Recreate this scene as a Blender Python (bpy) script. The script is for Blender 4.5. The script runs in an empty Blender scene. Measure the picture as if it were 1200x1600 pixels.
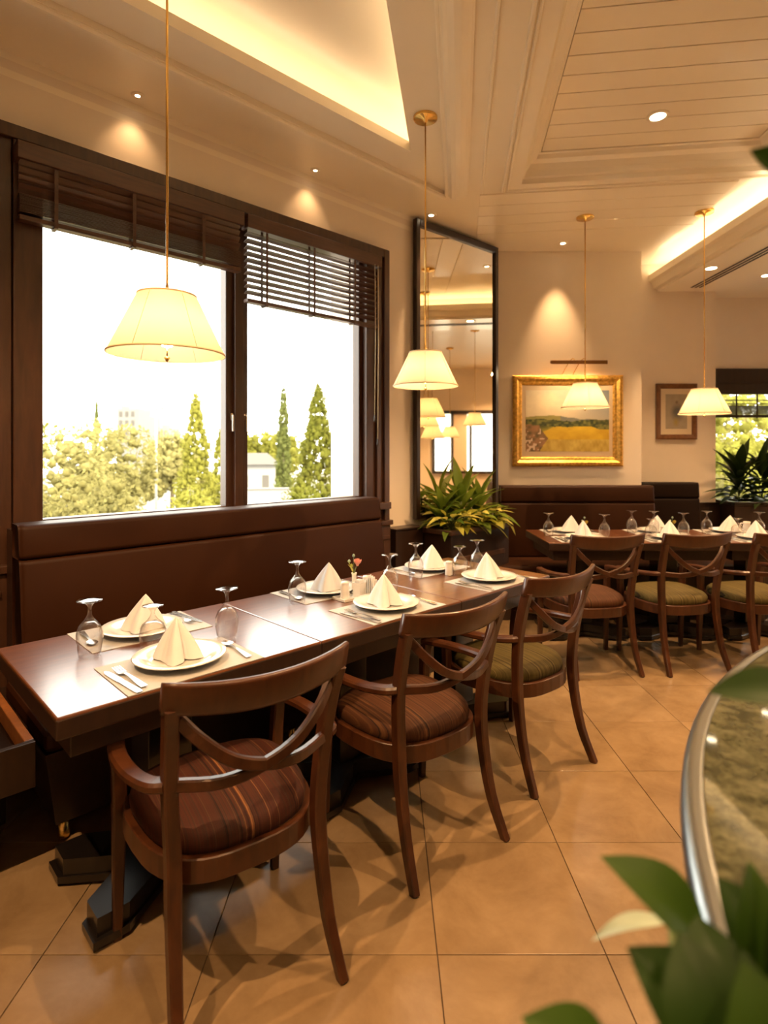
import bpy, bmesh, math, random
from mathutils import Vector, Matrix

# ------------------------------------------------------------------ camera, sky, exposure
SC = bpy.context.scene
COL = SC.collection
EYE = 1.42
FPX = 900.0                                    # focal length in pixels of the 1200x1600 frame
cam_data = bpy.data.cameras.new('camera')
cam = bpy.data.objects.new('camera', cam_data)
COL.objects.link(cam)
cam.location = (0, 0, EYE)
cam.rotation_euler = (math.pi / 2, 0, 0)
cam_data.sensor_fit = 'VERTICAL'
cam_data.sensor_height = 36.0
cam_data.lens = FPX / 1600.0 * 36.0
cam_data.shift_y = -97.0 / 1600.0
cam_data.clip_start = 0.02
cam_data.clip_end = 800
cam_data.dof.use_dof = True
cam_data.dof.focus_distance = 2.2
cam_data.dof.aperture_fstop = 2.6
SC.camera = cam

SC.view_settings.view_transform = 'Standard'
SC.view_settings.look = 'None'
SC.view_settings.gamma = 1.0
SC.view_settings.use_curve_mapping = False
SC.view_settings.exposure = 1.95

SKY = 2.45
world = bpy.data.worlds.new('sky')
SC.world = world
world.use_nodes = True
wn = world.node_tree
wn.nodes['Background'].inputs['Color'].default_value = (1.0, 0.955, 0.86, 1)
wn.nodes['Background'].inputs['Strength'].default_value = SKY

WARM = (1.0, 0.60, 0.25)                       # tungsten
SUN = 2.5
sun_data = bpy.data.lights.new('sun', 'SUN')
sun_data.energy = SUN
sun_data.color = (1.0, 0.86, 0.62)
sun_data.angle = 0.02
sun = bpy.data.objects.new('sun', sun_data)
COL.objects.link(sun)
sun.rotation_euler = Vector((-0.55, 0.62, -0.62)).to_track_quat('-Z', 'Y').to_euler()

P_COVE = 4.4        # radiance of the cove strips
P_BULB = 30.0        # radiance of the pendant bulbs
P_SPOT = 0.62         # factor on all downlight beams

rnd = random.Random(7)
# ------------------------------------------------------------------ frames: T runs along the window wall, N towards it
AX = math.radians(44.06)
T = Vector((math.cos(AX), math.sin(AX), 0)) ; N = Vector((-math.sin(AX), math.cos(AX), 0))
def W(s, n, z=0.0):
    return Vector((T.x * s + N.x * n, T.y * s + N.y * n, z))
def at(u, v, d):                               # point at depth d seen in direction u, v
    return Vector(((u - 600) / FPX * d, d, EYE - (v - 703) / FPX * d))

# ------------------------------------------------------------------ mesh builder
class MB:
    def __init__(self): self.v = []; self.f = []; self.sm = []; self.mi = []
    def add(self, vs, fs, smooth=False, m=0):
        o = len(self.v)
        self.v += [tuple(p) for p in vs]
        for f in fs:
            self.f.append([i + o for i in f]); self.sm.append(smooth); self.mi.append(m)
        return self
    def box(self, x0, x1, y0, y1, z0, z1, bev=0.0, M=None, m=0):
        if bev <= 0:
            vs = [(x, y, z) for z in (z0, z1) for y in (y0, y1) for x in (x0, x1)]
            fs = [(0, 2, 3, 1), (4, 5, 7, 6), (0, 1, 5, 4), (2, 6, 7, 3), (0, 4, 6, 2), (1, 3, 7, 5)]
            if M: vs = [M @ Vector(p) for p in vs]
            return self.add(vs, fs, False, m)
        bm = bmesh.new()
        bmesh.ops.create_cube(bm, size=1.0)
        for q in bm.verts:
            q.co = Vector((x0 + (q.co.x + .5) * (x1 - x0), y0 + (q.co.y + .5) * (y1 - y0), z0 + (q.co.z + .5) * (z1 - z0)))
        bmesh.ops.bevel(bm, geom=list(bm.edges), offset=bev, segments=2, profile=0.5, affect='EDGES')
        self.frombm(bm, M, m=m)
        return self
    def frombm(self, bm, M=None, smooth=False, m=0):
        bm.verts.index_update()
        vs = [(M @ q.co) if M else q.co.copy() for q in bm.verts]
        self.add(vs, [[q.index for q in f.verts] for f in bm.faces], smooth, m)
        bm.free()
    def lathe(self, prof, n=24, c=(0, 0, 0), smooth=True, M=None, m=0):
        vs = []; fs = []; idx = []
        for r, z in prof:
            if r < 1e-6:
                idx.append([len(vs)]); vs.append(Vector((c[0], c[1], c[2] + z)))
            else:
                idx.append(list(range(len(vs), len(vs) + n)))
                vs += [Vector((c[0] + r * math.cos(2 * math.pi * k / n), c[1] + r * math.sin(2 * math.pi * k / n), c[2] + z)) for k in range(n)]
        for a, b in zip(idx, idx[1:]):
            for k in range(n):
                q = [a[k % len(a)], a[(k + 1) % len(a)] if len(a) > 1 else None, b[(k + 1) % len(b)] if len(b) > 1 else None, b[k % len(b)]]
                q = [t for t in q if t is not None]
                if len(q) > 2: fs.append(q)
        if M: vs = [M @ p for p in vs]
        return self.add(vs, fs, smooth, m)
    def sweep(self, pts, sec, up=(0, 0, 1), closed=False, smooth=False, scale=None, m=0):
        pts = [Vector(p) for p in pts]; up = Vector(up); k = len(sec); vs = []; fs = []; L = len(pts)
        for i, p in enumerate(pts):
            if closed: t = pts[(i + 1) % L] - pts[i - 1]
            else: t = pts[min(i + 1, L - 1)] - pts[max(i - 1, 0)]
            t.normalize()
            s = t.cross(up)
            if s.length < 1e-5: s = t.cross(Vector((0.013, 1, 0.01)))
            s.normalize(); u = s.cross(t)
            sc = 1.0 if scale is None else scale[i]
            vs += [p + s * (a * sc) + u * (b * sc) for a, b in sec]
        R = L if closed else L - 1
        for i in range(R):
            j = (i + 1) % L
            for q in range(k):
                r = (q + 1) % k
                fs.append((i * k + q, i * k + r, j * k + r, j * k + q))
        if not closed:
            fs.append(tuple(range(k - 1, -1, -1))); fs.append(tuple((L - 1) * k + q for q in range(k)))
        return self.add(vs, fs, smooth, m)
    def tube(self, pts, r, n=10, up=(0, 0, 1), closed=False, scale=None, m=0):
        return self.sweep(pts, [(r * math.cos(2 * math.pi * q / n), r * math.sin(2 * math.pi * q / n)) for q in range(n)], up, closed, True, scale, m)
    def prism(self, poly, z0, z1, M=None, m=0, smooth=False):
        k = len(poly)
        vs = [Vector((x, y, z0)) for x, y in poly] + [Vector((x, y, z1)) for x, y in poly]
        if M: vs = [M @ p for p in vs]
        self.add(vs, [tuple(range(k - 1, -1, -1)), tuple(range(k, 2 * k))], False, m)
        return self.add(vs, [(i, (i + 1) % k, k + (i + 1) % k, k + i) for i in range(k)], smooth, m)
    def grid(self, fn, nu, nv, smooth=True, closeu=False, m=0):
        vs = [fn(i / (nu if closeu else nu - 1), j / (nv - 1)) for j in range(nv) for i in range(nu)]
        fs = []
        for j in range(nv - 1):
            for i in range(nu if closeu else nu - 1):
                a = j * nu + i; b = j * nu + (i + 1) % nu
                fs.append((a, b, b + nu, a + nu))
        return self.add(vs, fs, smooth, m)
    def mesh(self, name, mats):
        me = bpy.data.meshes.new(name)
        me.from_pydata(self.v, [], self.f)
        me.polygons.foreach_set('use_smooth', self.sm)
        if not isinstance(mats, (list, tuple)): mats = [mats]
        for q in mats: me.materials.append(q)
        if len(mats) > 1: me.polygons.foreach_set('material_index', self.mi)
        me.update()
        return me
    def obj(self, name, mats, parent=None, **kw):
        return link(name, self.mesh(name, mats), parent, **kw)

def rect(w, h, c=0.0):
    w /= 2; h /= 2
    if c <= 0: return [(-w, -h), (w, -h), (w, h), (-w, h)]
    return [(-w + c, -h), (w - c, -h), (w, -h + c), (w, h - c), (w - c, h), (-w + c, h), (-w, h - c), (-w, -h + c)]

def tag(o, label=None, cat=None, group=None, kind=None):
    if label: o['label'] = label
    if cat: o['category'] = cat
    if group: o['group'] = group
    if kind: o['kind'] = kind
    return o
def link(name, me, parent=None, loc=None, rz=None, label=None, cat=None, group=None, kind=None):
    o = bpy.data.objects.new(name, me)
    COL.objects.link(o)
    if parent: o.parent = parent
    if loc is not None: o.location = loc
    if rz is not None: o.rotation_euler = (0, 0, rz)
    return tag(o, label, cat, group, kind)
def thing(name, label, cat, loc=(0, 0, 0), rz=0.0, group=None, kind=None):
    return link(name, None, None, loc, rz, label, cat, group, kind)
def copy_tree(o, parent=None):
    c = o.copy(); COL.objects.link(c); c.parent = parent
    for ch in list(o.children): copy_tree(ch, c)
    return c
def place(o, loc, rz, label=None, group=None):
    o.location = loc; o.rotation_euler = (0, 0, rz)
    return tag(o, label, None, group)

# ------------------------------------------------------------------ materials
def new_mat(name):
    m = bpy.data.materials.new(name); m.use_nodes = True
    return m, m.node_tree, m.node_tree.nodes['Principled BSDF']
def nd(nt, typ, **kw):
    n = nt.nodes.new(typ)
    for k, v in kw.items():
        if hasattr(n, k): setattr(n, k, v)
        else: n.inputs[k].default_value = v
    return n
def ramp(nt, fac, stops, interp='LINEAR'):
    r = nt.nodes.new('ShaderNodeValToRGB'); r.color_ramp.interpolation = interp
    e = r.color_ramp.elements
    while len(e) > 1: e.remove(e[-1])
    e[0].position = stops[0][0]; e[0].color = (*stops[0][1], 1)
    for p, c in stops[1:]:
        q = e.new(p); q.color = (*c, 1)
    nt.links.new(fac, r.inputs['Fac'])
    return r.outputs['Color']
def coords(nt, scale=(1, 1, 1), rot=(0, 0, 0), which='Object'):
    tc = nt.nodes.new('ShaderNodeTexCoord'); mp = nt.nodes.new('ShaderNodeMapping')
    mp.inputs['Scale'].default_value = scale; mp.inputs['Rotation'].default_value = rot
    nt.links.new(tc.outputs[which], mp.inputs['Vector'])
    return mp.outputs['Vector']
def noise(nt, vec, scale=5, detail=4, rough=0.55, dist=0.0):
    n = nt.nodes.new('ShaderNodeTexNoise')
    n.inputs['Scale'].default_value = scale; n.inputs['Detail'].default_value = detail
    n.inputs['Roughness'].default_value = rough; n.inputs['Distortion'].default_value = dist
    if vec: nt.links.new(vec, n.inputs['Vector'])
    return n.outputs['Fac']
def bump(nt, bs, h, strength=0.2, dist=0.01):
    b = nt.nodes.new('ShaderNodeBump'); b.inputs['Strength'].default_value = strength; b.inputs['Distance'].default_value = dist
    nt.links.new(h, b.inputs['Height']); nt.links.new(b.outputs['Normal'], bs.inputs['Normal'])
def simple(name, col, rough=0.5, metal=0.0, var=0.0, vs=6.0, bmp=0.0, coat=0.0, spec=None, scale=(1, 1, 1), trans=0.0):
    m, nt, bs = new_mat(name)
    bs.inputs['Base Color'].default_value = (*col, 1)
    bs.inputs['Roughness'].default_value = rough; bs.inputs['Metallic'].default_value = metal
    if coat: bs.inputs['Coat Weight'].default_value = coat; bs.inputs['Coat Roughness'].default_value = 0.08
    if spec is not None: bs.inputs['Specular IOR Level'].default_value = spec
    if var or bmp:
        f = noise(nt, coords(nt, scale), vs, 5)
        if var:
            c = ramp(nt, f, [(0.25, tuple(x * (1 - var) for x in col)), (0.75, tuple(min(1, x * (1 + var)) for x in col))])
            nt.links.new(c, bs.inputs['Base Color'])
        if bmp: bump(nt, bs, f, bmp, 0.006)
    return m
def wood(name, dark, light, scale=(3, 30, 30), rough=0.3, coat=0.3, rr=0.1):
    m, nt, bs = new_mat(name)
    v = coords(nt, scale)
    f = noise(nt, v, 2.2, 6, 0.6, 0.8)
    nt.links.new(ramp(nt, f, [(0.3, dark), (0.7, light)]), bs.inputs['Base Color'])
    bs.inputs['Roughness'].default_value = rough
    bs.inputs['Coat Weight'].default_value = coat; bs.inputs['Coat Roughness'].default_value = rr
    return m
def emit(name, col, s):
    m, nt, bs = new_mat(name)
    bs.inputs['Base Color'].default_value = (0, 0, 0, 1)
    bs.inputs['Emission Color'].default_value = (*col, 1); bs.inputs['Emission Strength'].default_value = s
    return m
def thin_glass(name, tint, edge=0.9, base=0.04, power=4.0, rough=0.0):
    """clear sheet: mostly transparent, more reflecting at grazing angles, alike from both sides"""
    m, nt, bs = new_mat(name)
    nt.nodes.remove(bs)
    out = nt.nodes['Material Output']
    tr = nd(nt, 'ShaderNodeBsdfTransparent'); tr.inputs['Color'].default_value = (*tint, 1)
    gl = nd(nt, 'ShaderNodeBsdfGlossy'); gl.inputs['Roughness'].default_value = rough
    lw = nd(nt, 'ShaderNodeLayerWeight'); lw.inputs['Blend'].default_value = 0.5
    pw = nd(nt, 'ShaderNodeMath', operation='POWER'); pw.inputs[1].default_value = power
    ma = nd(nt, 'ShaderNodeMath', operation='MULTIPLY_ADD'); ma.inputs[1].default_value = edge; ma.inputs[2].default_value = base
    nt.links.new(lw.outputs['Facing'], pw.inputs[0]); nt.links.new(pw.outputs[0], ma.inputs[0])
    mx = nd(nt, 'ShaderNodeMixShader')
    nt.links.new(ma.outputs[0], mx.inputs[0]); nt.links.new(tr.outputs[0], mx.inputs[1]); nt.links.new(gl.outputs[0], mx.inputs[2])
    nt.links.new(mx.outputs[0], out.inputs['Surface'])
    return m
def leafmat(name, a, b, trans=0.35, rough=0.4):
    m, nt, bs = new_mat(name)
    oi = nt.nodes.new('ShaderNodeObjectInfo')
    f = noise(nt, coords(nt), 9, 3)
    ad = nd(nt, 'ShaderNodeMath', operation='MULTIPLY_ADD'); ad.inputs[1].default_value = 0.6
    nt.links.new(oi.outputs['Random'], ad.inputs[0])
    ml = nd(nt, 'ShaderNodeMath', operation='MULTIPLY'); ml.inputs[1].default_value = 0.5
    nt.links.new(f, ml.inputs[0]); nt.links.new(ml.outputs[0], ad.inputs[2])
    c = ramp(nt, ad.outputs[0], [(0.2, a), (0.85, b)])
    nt.links.new(c, bs.inputs['Base Color']); bs.inputs['Roughness'].default_value = rough; bs.inputs['Specular IOR Level'].default_value = 0.22
    tl = nd(nt, 'ShaderNodeBsdfTranslucent'); nt.links.new(c, tl.inputs['Color'])
    mx = nd(nt, 'ShaderNodeMixShader'); mx.inputs[0].default_value = trans
    nt.links.new(bs.outputs[0], mx.inputs[1]); nt.links.new(tl.outputs[0], mx.inputs[2])
    nt.links.new(mx.outputs[0], nt.nodes['Material Output'].inputs['Surface'])
    return m

M_wall = simple('wall_plaster', (0.80, 0.71, 0.60), 0.85, var=0.03, vs=3)
M_ceil = simple('ceiling_paint', (0.88, 0.80, 0.66), 0.35, var=0.02, vs=2, coat=0.15)
M_trim = simple('trim_paint', (0.90, 0.82, 0.68), 0.3)
M_chair = wood('chair_wood', (0.0306, 0.0085, 0.0026), (0.0714, 0.0217, 0.0059), (8, 8, 3), 0.38, 0.12)
M_table = wood('table_wood', (0.070, 0.020, 0.005), (0.145, 0.046, 0.012), (2.2, 20, 20), 0.32, 1.0, 0.23)
M_dark = wood('dark_wood', (0.0128, 0.0053, 0.0026), (0.0270, 0.0112, 0.0053), (14, 14, 2), 0.4, 0.08, 0.2)
M_case = wood('casing_wood', (0.0396, 0.0153, 0.0072), (0.0720, 0.0297, 0.0144), (14, 14, 2), 0.36, 0.10, 0.2)
M_blind = wood('blind_wood', (0.050, 0.018, 0.0095), (0.092, 0.036, 0.018), (2, 20, 20), 0.35, 0.15, 0.2)
M_black = simple('black_lacquer', (0.0084, 0.0063, 0.0056), 0.28, coat=0.4)
M_leather = simple('brown_leather', (0.0270, 0.0080, 0.0020), 0.5, var=0.12, vs=3, bmp=0.04, spec=0.15)
M_leather2 = simple('dark_leather', (0.0095, 0.0035, 0.0015), 0.55, var=0.1, vs=3, spec=0.12)
M_china = simple('white_china', (0.6400, 0.6320, 0.6080), 0.12, coat=0.3)
M_napkin = simple('napkin_cloth', (0.63, 0.645, 0.67), 0.9, var=0.02, vs=30, bmp=0.05)
M_mat = simple('placemat_linen', (0.39, 0.395, 0.40), 0.8, var=0.05, vs=60)
M_steel = simple('steel', (0.72, 0.69, 0.64), 0.22, 1.0)
M_brass = simple('brass', (0.83, 0.55, 0.17), 0.25, 1.0)
M_goldframe = simple('gilt', (0.62, 0.36, 0.08), 0.38, 0.85, var=0.5, vs=40, bmp=0.5)
M_cord = simple('cord', (0.55, 0.42, 0.24), 0.5)
M_goblet = thin_glass('goblet_glass', (0.99, 0.985, 0.98), 0.75, 0.06, 2.3, 0.04)
M_pane = thin_glass('window_glass', (0.97, 0.98, 0.97), 0.7, 0.03, 5.0)
M_led = emit('led_strip', (1.0, 0.74, 0.45), P_COVE)
M_led1 = emit('led_strip_recess', (1.0, 0.74, 0.45), P_COVE * 0.62)
M_bulb = emit('lamp_bulb', (1.0, 0.76, 0.47), P_BULB)
M_lens = emit('downlight_lens', (1.0, 0.80, 0.52), 6.0)
M_stainless = simple('brushed_metal', (0.26, 0.285, 0.295), 0.3, 1.0)
M_soil = simple('soil', (0.0210, 0.0140, 0.0084), 0.95, var=0.3, vs=40)
M_pot = simple('planter_pot', (0.12, 0.11, 0.10), 0.6)
M_leafA = leafmat('leaf_green', (0.0560, 0.1050, 0.0105), (0.1820, 0.2520, 0.0350))
M_leafB = leafmat('leaf_yellow', (0.3150, 0.3220, 0.0280), (0.5950, 0.5460, 0.1400))
M_leafC = leafmat('leaf_dark', (0.0070, 0.0154, 0.0035), (0.0245, 0.0455, 0.0084), 0.2)
M_leafF = leafmat('leaf_near', (0.0095, 0.030, 0.0025), (0.034, 0.076, 0.006), 0.25, 0.5)
M_leafP = leafmat('leaf_pale', (0.30, 0.40, 0.30), (0.42, 0.52, 0.42), 0.3)
M_stem = simple('stem', (0.0700, 0.0980, 0.0210), 0.6)
def shade_mat():
    m, nt, bs = new_mat('lamp_shade_fabric')
    bs.inputs['Base Color'].default_value = (0.62, 0.53, 0.37, 1); bs.inputs['Roughness'].default_value = 0.9
    tl = nd(nt, 'ShaderNodeBsdfTranslucent'); tl.inputs['Color'].default_value = (0.72, 0.60, 0.40, 1)
    mx = nd(nt, 'ShaderNodeMixShader'); mx.inputs[0].default_value = 0.5
    nt.links.new(bs.outputs[0], mx.inputs[1]); nt.links.new(tl.outputs[0], mx.inputs[2])
    nt.links.new(mx.outputs[0], nt.nodes['Material Output'].inputs['Surface'])
    return m
M_shade = shade_mat()
def mirror_mat():
    m, nt, bs = new_mat('mirror_silver')
    bs.inputs['Base Color'].default_value = (0.82, 0.74, 0.56, 1); bs.inputs['Metallic'].default_value = 1; bs.inputs['Roughness'].default_value = 0.02
    return m
M_mirror = mirror_mat()
def stripe_mat(name, stops, seed):
    m, nt, bs = new_mat(name)
    v = coords(nt, (1, 0.02, 0.0)); 
    sp = nt.nodes.new('ShaderNodeSeparateXYZ'); nt.links.new(v, sp.inputs[0])
    n1 = nt.nodes.new('ShaderNodeTexNoise'); n1.noise_dimensions = '1D'
    n1.inputs['Scale'].default_value = 105; n1.inputs['Detail'].default_value = 3; n1.inputs['Roughness'].default_value = 0.6
    a = nd(nt, 'ShaderNodeMath', operation='ADD'); a.inputs[1].default_value = seed
    nt.links.new(sp.outputs[0], a.inputs[0]); nt.links.new(a.outputs[0], n1.inputs['W'])
    c = ramp(nt, n1.outputs['Fac'], stops)
    nt.links.new(c, bs.inputs['Base Color']); bs.inputs['Roughness'].default_value = 0.75
    bs.inputs['Specular IOR Level'].default_value = 0.25
    bump(nt, bs, noise(nt, coords(nt), 300, 2), 0.15, 0.002)
    return m
M_red = stripe_mat('fabric_red', [(0.32, (0.0096, 0.0048, 0.0032)), (0.42, (0.0400, 0.0080, 0.0040)), (0.5, (0.0496, 0.0112, 0.0048)), (0.56, (0.0240, 0.0096, 0.0056)), (0.62, (0.0400, 0.0128, 0.0064)), (0.67, (0.1760, 0.0720, 0.0240))], 3.1)
M_rust = stripe_mat('fabric_rust', [(0.32, (0.012, 0.005, 0.002)), (0.40, (0.050, 0.0155, 0.005)), (0.55, (0.060, 0.020, 0.0065)), (0.66, (0.092, 0.038, 0.012))], 8.7)
M_olive = stripe_mat('fabric_olive', [(0.33, (0.0150, 0.0097, 0.0030)), (0.40, (0.0638, 0.0465, 0.0120)), (0.5, (0.0825, 0.0622, 0.0165)), (0.58, (0.0488, 0.0360, 0.0090)), (0.68, (0.1275, 0.0938, 0.0300))], 5.3)
def floor_mat():
    m, nt, bs = new_mat('floor_stone')
    oi = nt.nodes.new('ShaderNodeObjectInfo')
    tc = nt.nodes.new('ShaderNodeTexCoord')
    off = nd(nt, 'ShaderNodeVectorMath', operation='ADD')
    cmb = nt.nodes.new('ShaderNodeCombineXYZ')
    mu = nd(nt, 'ShaderNodeMath', operation='MULTIPLY'); mu.inputs[1].default_value = 40.0
    nt.links.new(oi.outputs['Random'], mu.inputs[0]); nt.links.new(mu.outputs[0], cmb.inputs[2])
    nt.links.new(tc.outputs['Object'], off.inputs[0]); nt.links.new(cmb.outputs[0], off.inputs[1])
    f = noise(nt, off.outputs[0], 4.0, 10, 0.66, 0.35)
    c = ramp(nt, f, [(0.30, (0.175, 0.112, 0.056)), (0.45, (0.218, 0.144, 0.075)), (0.56, (0.245, 0.165, 0.088)), (0.72, (0.285, 0.198, 0.110))])
    nt.links.new(c, bs.inputs['Base Color'])
    bs.inputs['Roughness'].default_value = 0.27; bs.inputs['Specular IOR Level'].default_value = 0.5
    return m
M_floor = floor_mat()
M_grout = simple('grout', (0.0726, 0.0462, 0.0264), 0.9)
def marble_mat():
    m, nt, bs = new_mat('green_granite')
    v = coords(nt)
    f = noise(nt, v, 46, 8, 0.7, 0.4)
    g = noise(nt, v, 9, 4, 0.6, 0.3)
    mx = nd(nt, 'ShaderNodeMath', operation='MULTIPLY_ADD'); mx.inputs[1].default_value = 0.45
    nt.links.new(g, mx.inputs[0]); 
    m2 = nd(nt, 'ShaderNodeMath', operation='MULTIPLY'); m2.inputs[1].default_value = 0.55
    nt.links.new(f, m2.inputs[0]); nt.links.new(m2.outputs[0], mx.inputs[2])
    nt.links.new(ramp(nt, mx.outputs[0], [(0.36, (0.008, 0.011, 0.006)), (0.46, (0.040, 0.043, 0.023)), (0.54, (0.082, 0.083, 0.046)), (0.66, (0.150, 0.148, 0.092))]), bs.inputs['Base Color'])
    bs.inputs['Roughness'].default_value = 0.04; bs.inputs['Specular IOR Level'].default_value = 0.35
    return m
M_granite = marble_mat()
def vc_mat(name, rough=0.6):
    m, nt, bs = new_mat(name)
    a = nt.nodes.new('ShaderNodeVertexColor'); a.layer_name = 'paint'
    nt.links.new(a.outputs['Color'], bs.inputs['Base Color']); bs.inputs['Roughness'].default_value = rough
    return m
M_paint = vc_mat('painted_canvas')
# ================================================================== STRUCTURE
CZ = 3.27          # ceiling height
WN = 3.14          # inner face of the window wall along N
BY = 5.37          # back wall
ROT_T = Matrix.Rotation(AX, 4, 'Z')
CORNER = W(4.478, WN)                            # window wall meets back wall

# floor: grout bed plus one object per stone tile
fl = MB().box(-4.6, 9.4, -3.0, 7.4, -0.2, -0.004)
floor = fl.obj('floor', M_grout, kind='structure')
tx = [-2.806, -2.343, -1.88, -1.42, -0.96, -0.496, 0.15, 0.625, 1.085, 1.545, 2.005, 2.465, 2.925, 3.385, 3.845, 4.305]
ty = [0.23 + 0.4635 * k for k in range(13)]
tile_me = {}
for i in range(len(tx) - 1):
    for j in range(len(ty) - 1):
        w = round(tx[i + 1] - tx[i], 3); h = round(ty[j + 1] - ty[j], 3)
        cx, cy = (tx[i] + tx[i + 1]) / 2, (ty[j] + ty[j + 1]) / 2
        if cx * N.x + cy * N.y > WN + 0.3 or cy > 5.95: continue
        if (w, h) not in tile_me:
            tile_me[(w, h)] = MB().box(-w / 2 + .0014, w / 2 - .0014, -h / 2 + .0014, h / 2 - .0014, -0.02, 0, 0.0012).mesh('floor_tile', M_floor)
        link('floor_tile', tile_me[(w, h)], floor, (cx, cy, rnd.uniform(-.0004, .0004)))
bed = MB()
bed.box(-4.6, tx[0], -3, 7.4, -0.02, 0); bed.box(tx[-1], 9.4, -3, 7.4, -0.02, 0)
bed.box(tx[0], tx[-1], -3, ty[0], -0.02, 0)
bed.box(tx[0], tx[-1], ty[-1], 7.4, -0.02, 0)
bed.obj('floor_surround', M_floor, floor)

# walls
def wbox(s0, s1, n0, n1, z0, z1, bev=0, mb=None):
    return (mb or MB()).box(s0, s1, n0, n1, z0, z1, bev, ROT_T)
OS0, OS1, OZ0, OZ1 = 0.68, 2.815, 1.03, 2.88
w1 = MB()
wbox(-2.75, OS0, WN, 3.5, 0, 3.9, 0, w1); wbox(OS1, 4.479, WN, 3.5, 0, 3.9, 0, w1)
wbox(OS0, OS1, WN, 3.5, 0, OZ0, 0, w1); wbox(OS0, OS1, WN, 3.26, OZ1, 3.9, 0, w1)
w1.obj('wall_left', M_wall, kind='structure')
wb = MB()
cx0 = CORNER.x - 0.01
wb.prism([(cx0, BY), (2.40, BY), (2.40, 5.75), (3.31, 5.75), (3.31, 7.0), (3.31, 7.35), (3.2, 7.35), (3.2, 6.1), (cx0 - .3, 6.1)], 0, 3.9)
wb.obj('wall_back', M_wall, kind='structure')
wf = MB()
wf.box(3.31, 3.95, 7.0, 7.35, 0, 3.9); wf.box(6.4, 9.3, 7.0, 7.35, 0, 3.9)
wf.box(3.95, 6.4, 7.0, 7.35, 0, 0.55); wf.box(3.95, 6.4, 7.0, 7.35, 2.33, 3.9)
wf.obj('wall_far', M_wall, kind='structure')
wr = MB()
wr.box(9.0, 9.3, -2.8, 4.2, 0, 3.9); wr.box(9.0, 9.3, 5.8, 7.35, 0, 3.9)
wr.box(9.0, 9.3, 4.2, 5.8, 0, 0.9); wr.box(9.0, 9.3, 4.2, 5.8, 2.3, 3.9); wr.box(9.0, 9.3, 4.68, 5.0, .9, 2.3)
wr.obj('wall_right', M_wall, kind='structure')
MB().box(-4.4, 9.3, -2.8, -2.5, 0, 3.9).obj('wall_front', M_wall, kind='structure')
MB().box(-4.4, -3.95, -2.5, 0.75, 0, 3.9).obj('wall_side', M_wall, kind='structure')

# ceiling with two recesses
D8 = Vector((0.129, 0.9917, 0)).normalized(); P8 = Vector((D8.y, -D8.x, 0))
A1 = Vector((0.441, 4.183, 0)); B1 = W(-2.2, 2.70); C1 = A1 - D8 * 5.7; D1 = Vector((-3.45, -1.5, 0))
E2 = Vector((0.958, 4.012, 0)); F2 = E2 - D8 * 5.5; G2 = E2 + P8 * 1.60; H2 = G2 - D8 * 5.5
hole1 = [A1, B1, D1, C1]; hole2 = [E2, G2, H2, F2]
outer = [Vector((-4.4, -2.8, 0)), Vector((9.3, -2.8, 0)), Vector((9.3, 7.4, 0)), Vector((0.6, 7.4, 0)), Vector((0.6, 5.9, 0)), W(4.3, 3.35), W(-2.8, 3.35), Vector((-4.4, 0.7, 0))]
bm = bmesh.new()
for loop in (outer, hole1, hole2):
    vs = [bm.verts.new((p.x, p.y, CZ)) for p in loop]
    for i in range(len(vs)): bm.edges.new((vs[i], vs[(i + 1) % len(vs)]))
bmesh.ops.triangle_fill(bm, use_beauty=True, edges=list(bm.edges))
cm = MB(); cm.frombm(bm)
def walls_of(loop, z0, z1, mb):
    k = len(loop)
    vs = [(p.x, p.y, z0) for p in loop] + [(p.x, p.y, z1) for p in loop]
    mb.add(vs, [(i, (i + 1) % k, k + (i + 1) % k, k + i) for i in range(k)])
def inset(loop, d):
    # loop offset inwards by d (convex quads)
    c = sum(loop, Vector()) / len(loop); out = []
    k = len(loop)
    for i in range(k):
        a, b, e = loop[i - 1], loop[i], loop[(i + 1) % k]
        d1 = (b - a).normalized(); d2 = (e - b).normalized()
        n1 = Vector((-d1.y, d1.x, 0)); n2 = Vector((-d2.y, d2.x, 0))
        if n1.dot(c - b) < 0: n1 = -n1
        if n2.dot(c - b) < 0: n2 = -n2
        q = n1 + n2; q = q / q.dot(n1)
        out.append(b + q * d)
    return out
def ring(lo, li, z0, z1, mb, z2=None):
    # sloping ring face from loop lo at z0 to loop li at z1
    k = len(lo)
    vs = [(p.x, p.y, z0) for p in lo] + [(p.x, p.y, z1) for p in li]
    mb.add(vs, [(i, (i + 1) % k, k + (i + 1) % k, k + i) for i in range(k)])
ceiling = cm.obj('ceiling', M_ceil, kind='structure')
MB().prism([(p.x, p.y) for p in outer], 3.82, 3.92).obj('roof', M_wall, kind='structure')

# coffer 1: shelf, lip, light trough, upper ceiling
sh = MB()
L0 = hole1; L1 = inset(hole1, 0.012); L2 = inset(hole1, 0.20)
walls_of(L0, CZ, CZ + .03, sh)
ring(L0, L2, CZ + .03, CZ + .035, sh)
walls_of(L2, CZ + .035, CZ + .095, sh)
L2b = inset(hole1, 0.17)
ring(L2, L2b, CZ + .095, CZ + .095, sh); walls_of(L2b, CZ + .095, CZ + .05, sh)
Lout = inset(hole1, -0.06)
ring(L2b, Lout, CZ + .05, CZ + .05, sh)
walls_of(Lout, CZ + .05, CZ + .235, sh)
k = len(Lout); sh.add([(p.x, p.y, CZ + .235) for p in Lout], [tuple(range(k))])
sh.obj('coffer_shelf', M_ceil, ceiling)
Ls0 = inset(hole1, 0.06); Ls1 = inset(hole1, 0.09)
cove = thing('cove_light', 'glowing warm light strip hidden in the ceiling recess along the window side', 'light strip', (0, 0, 0))
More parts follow.
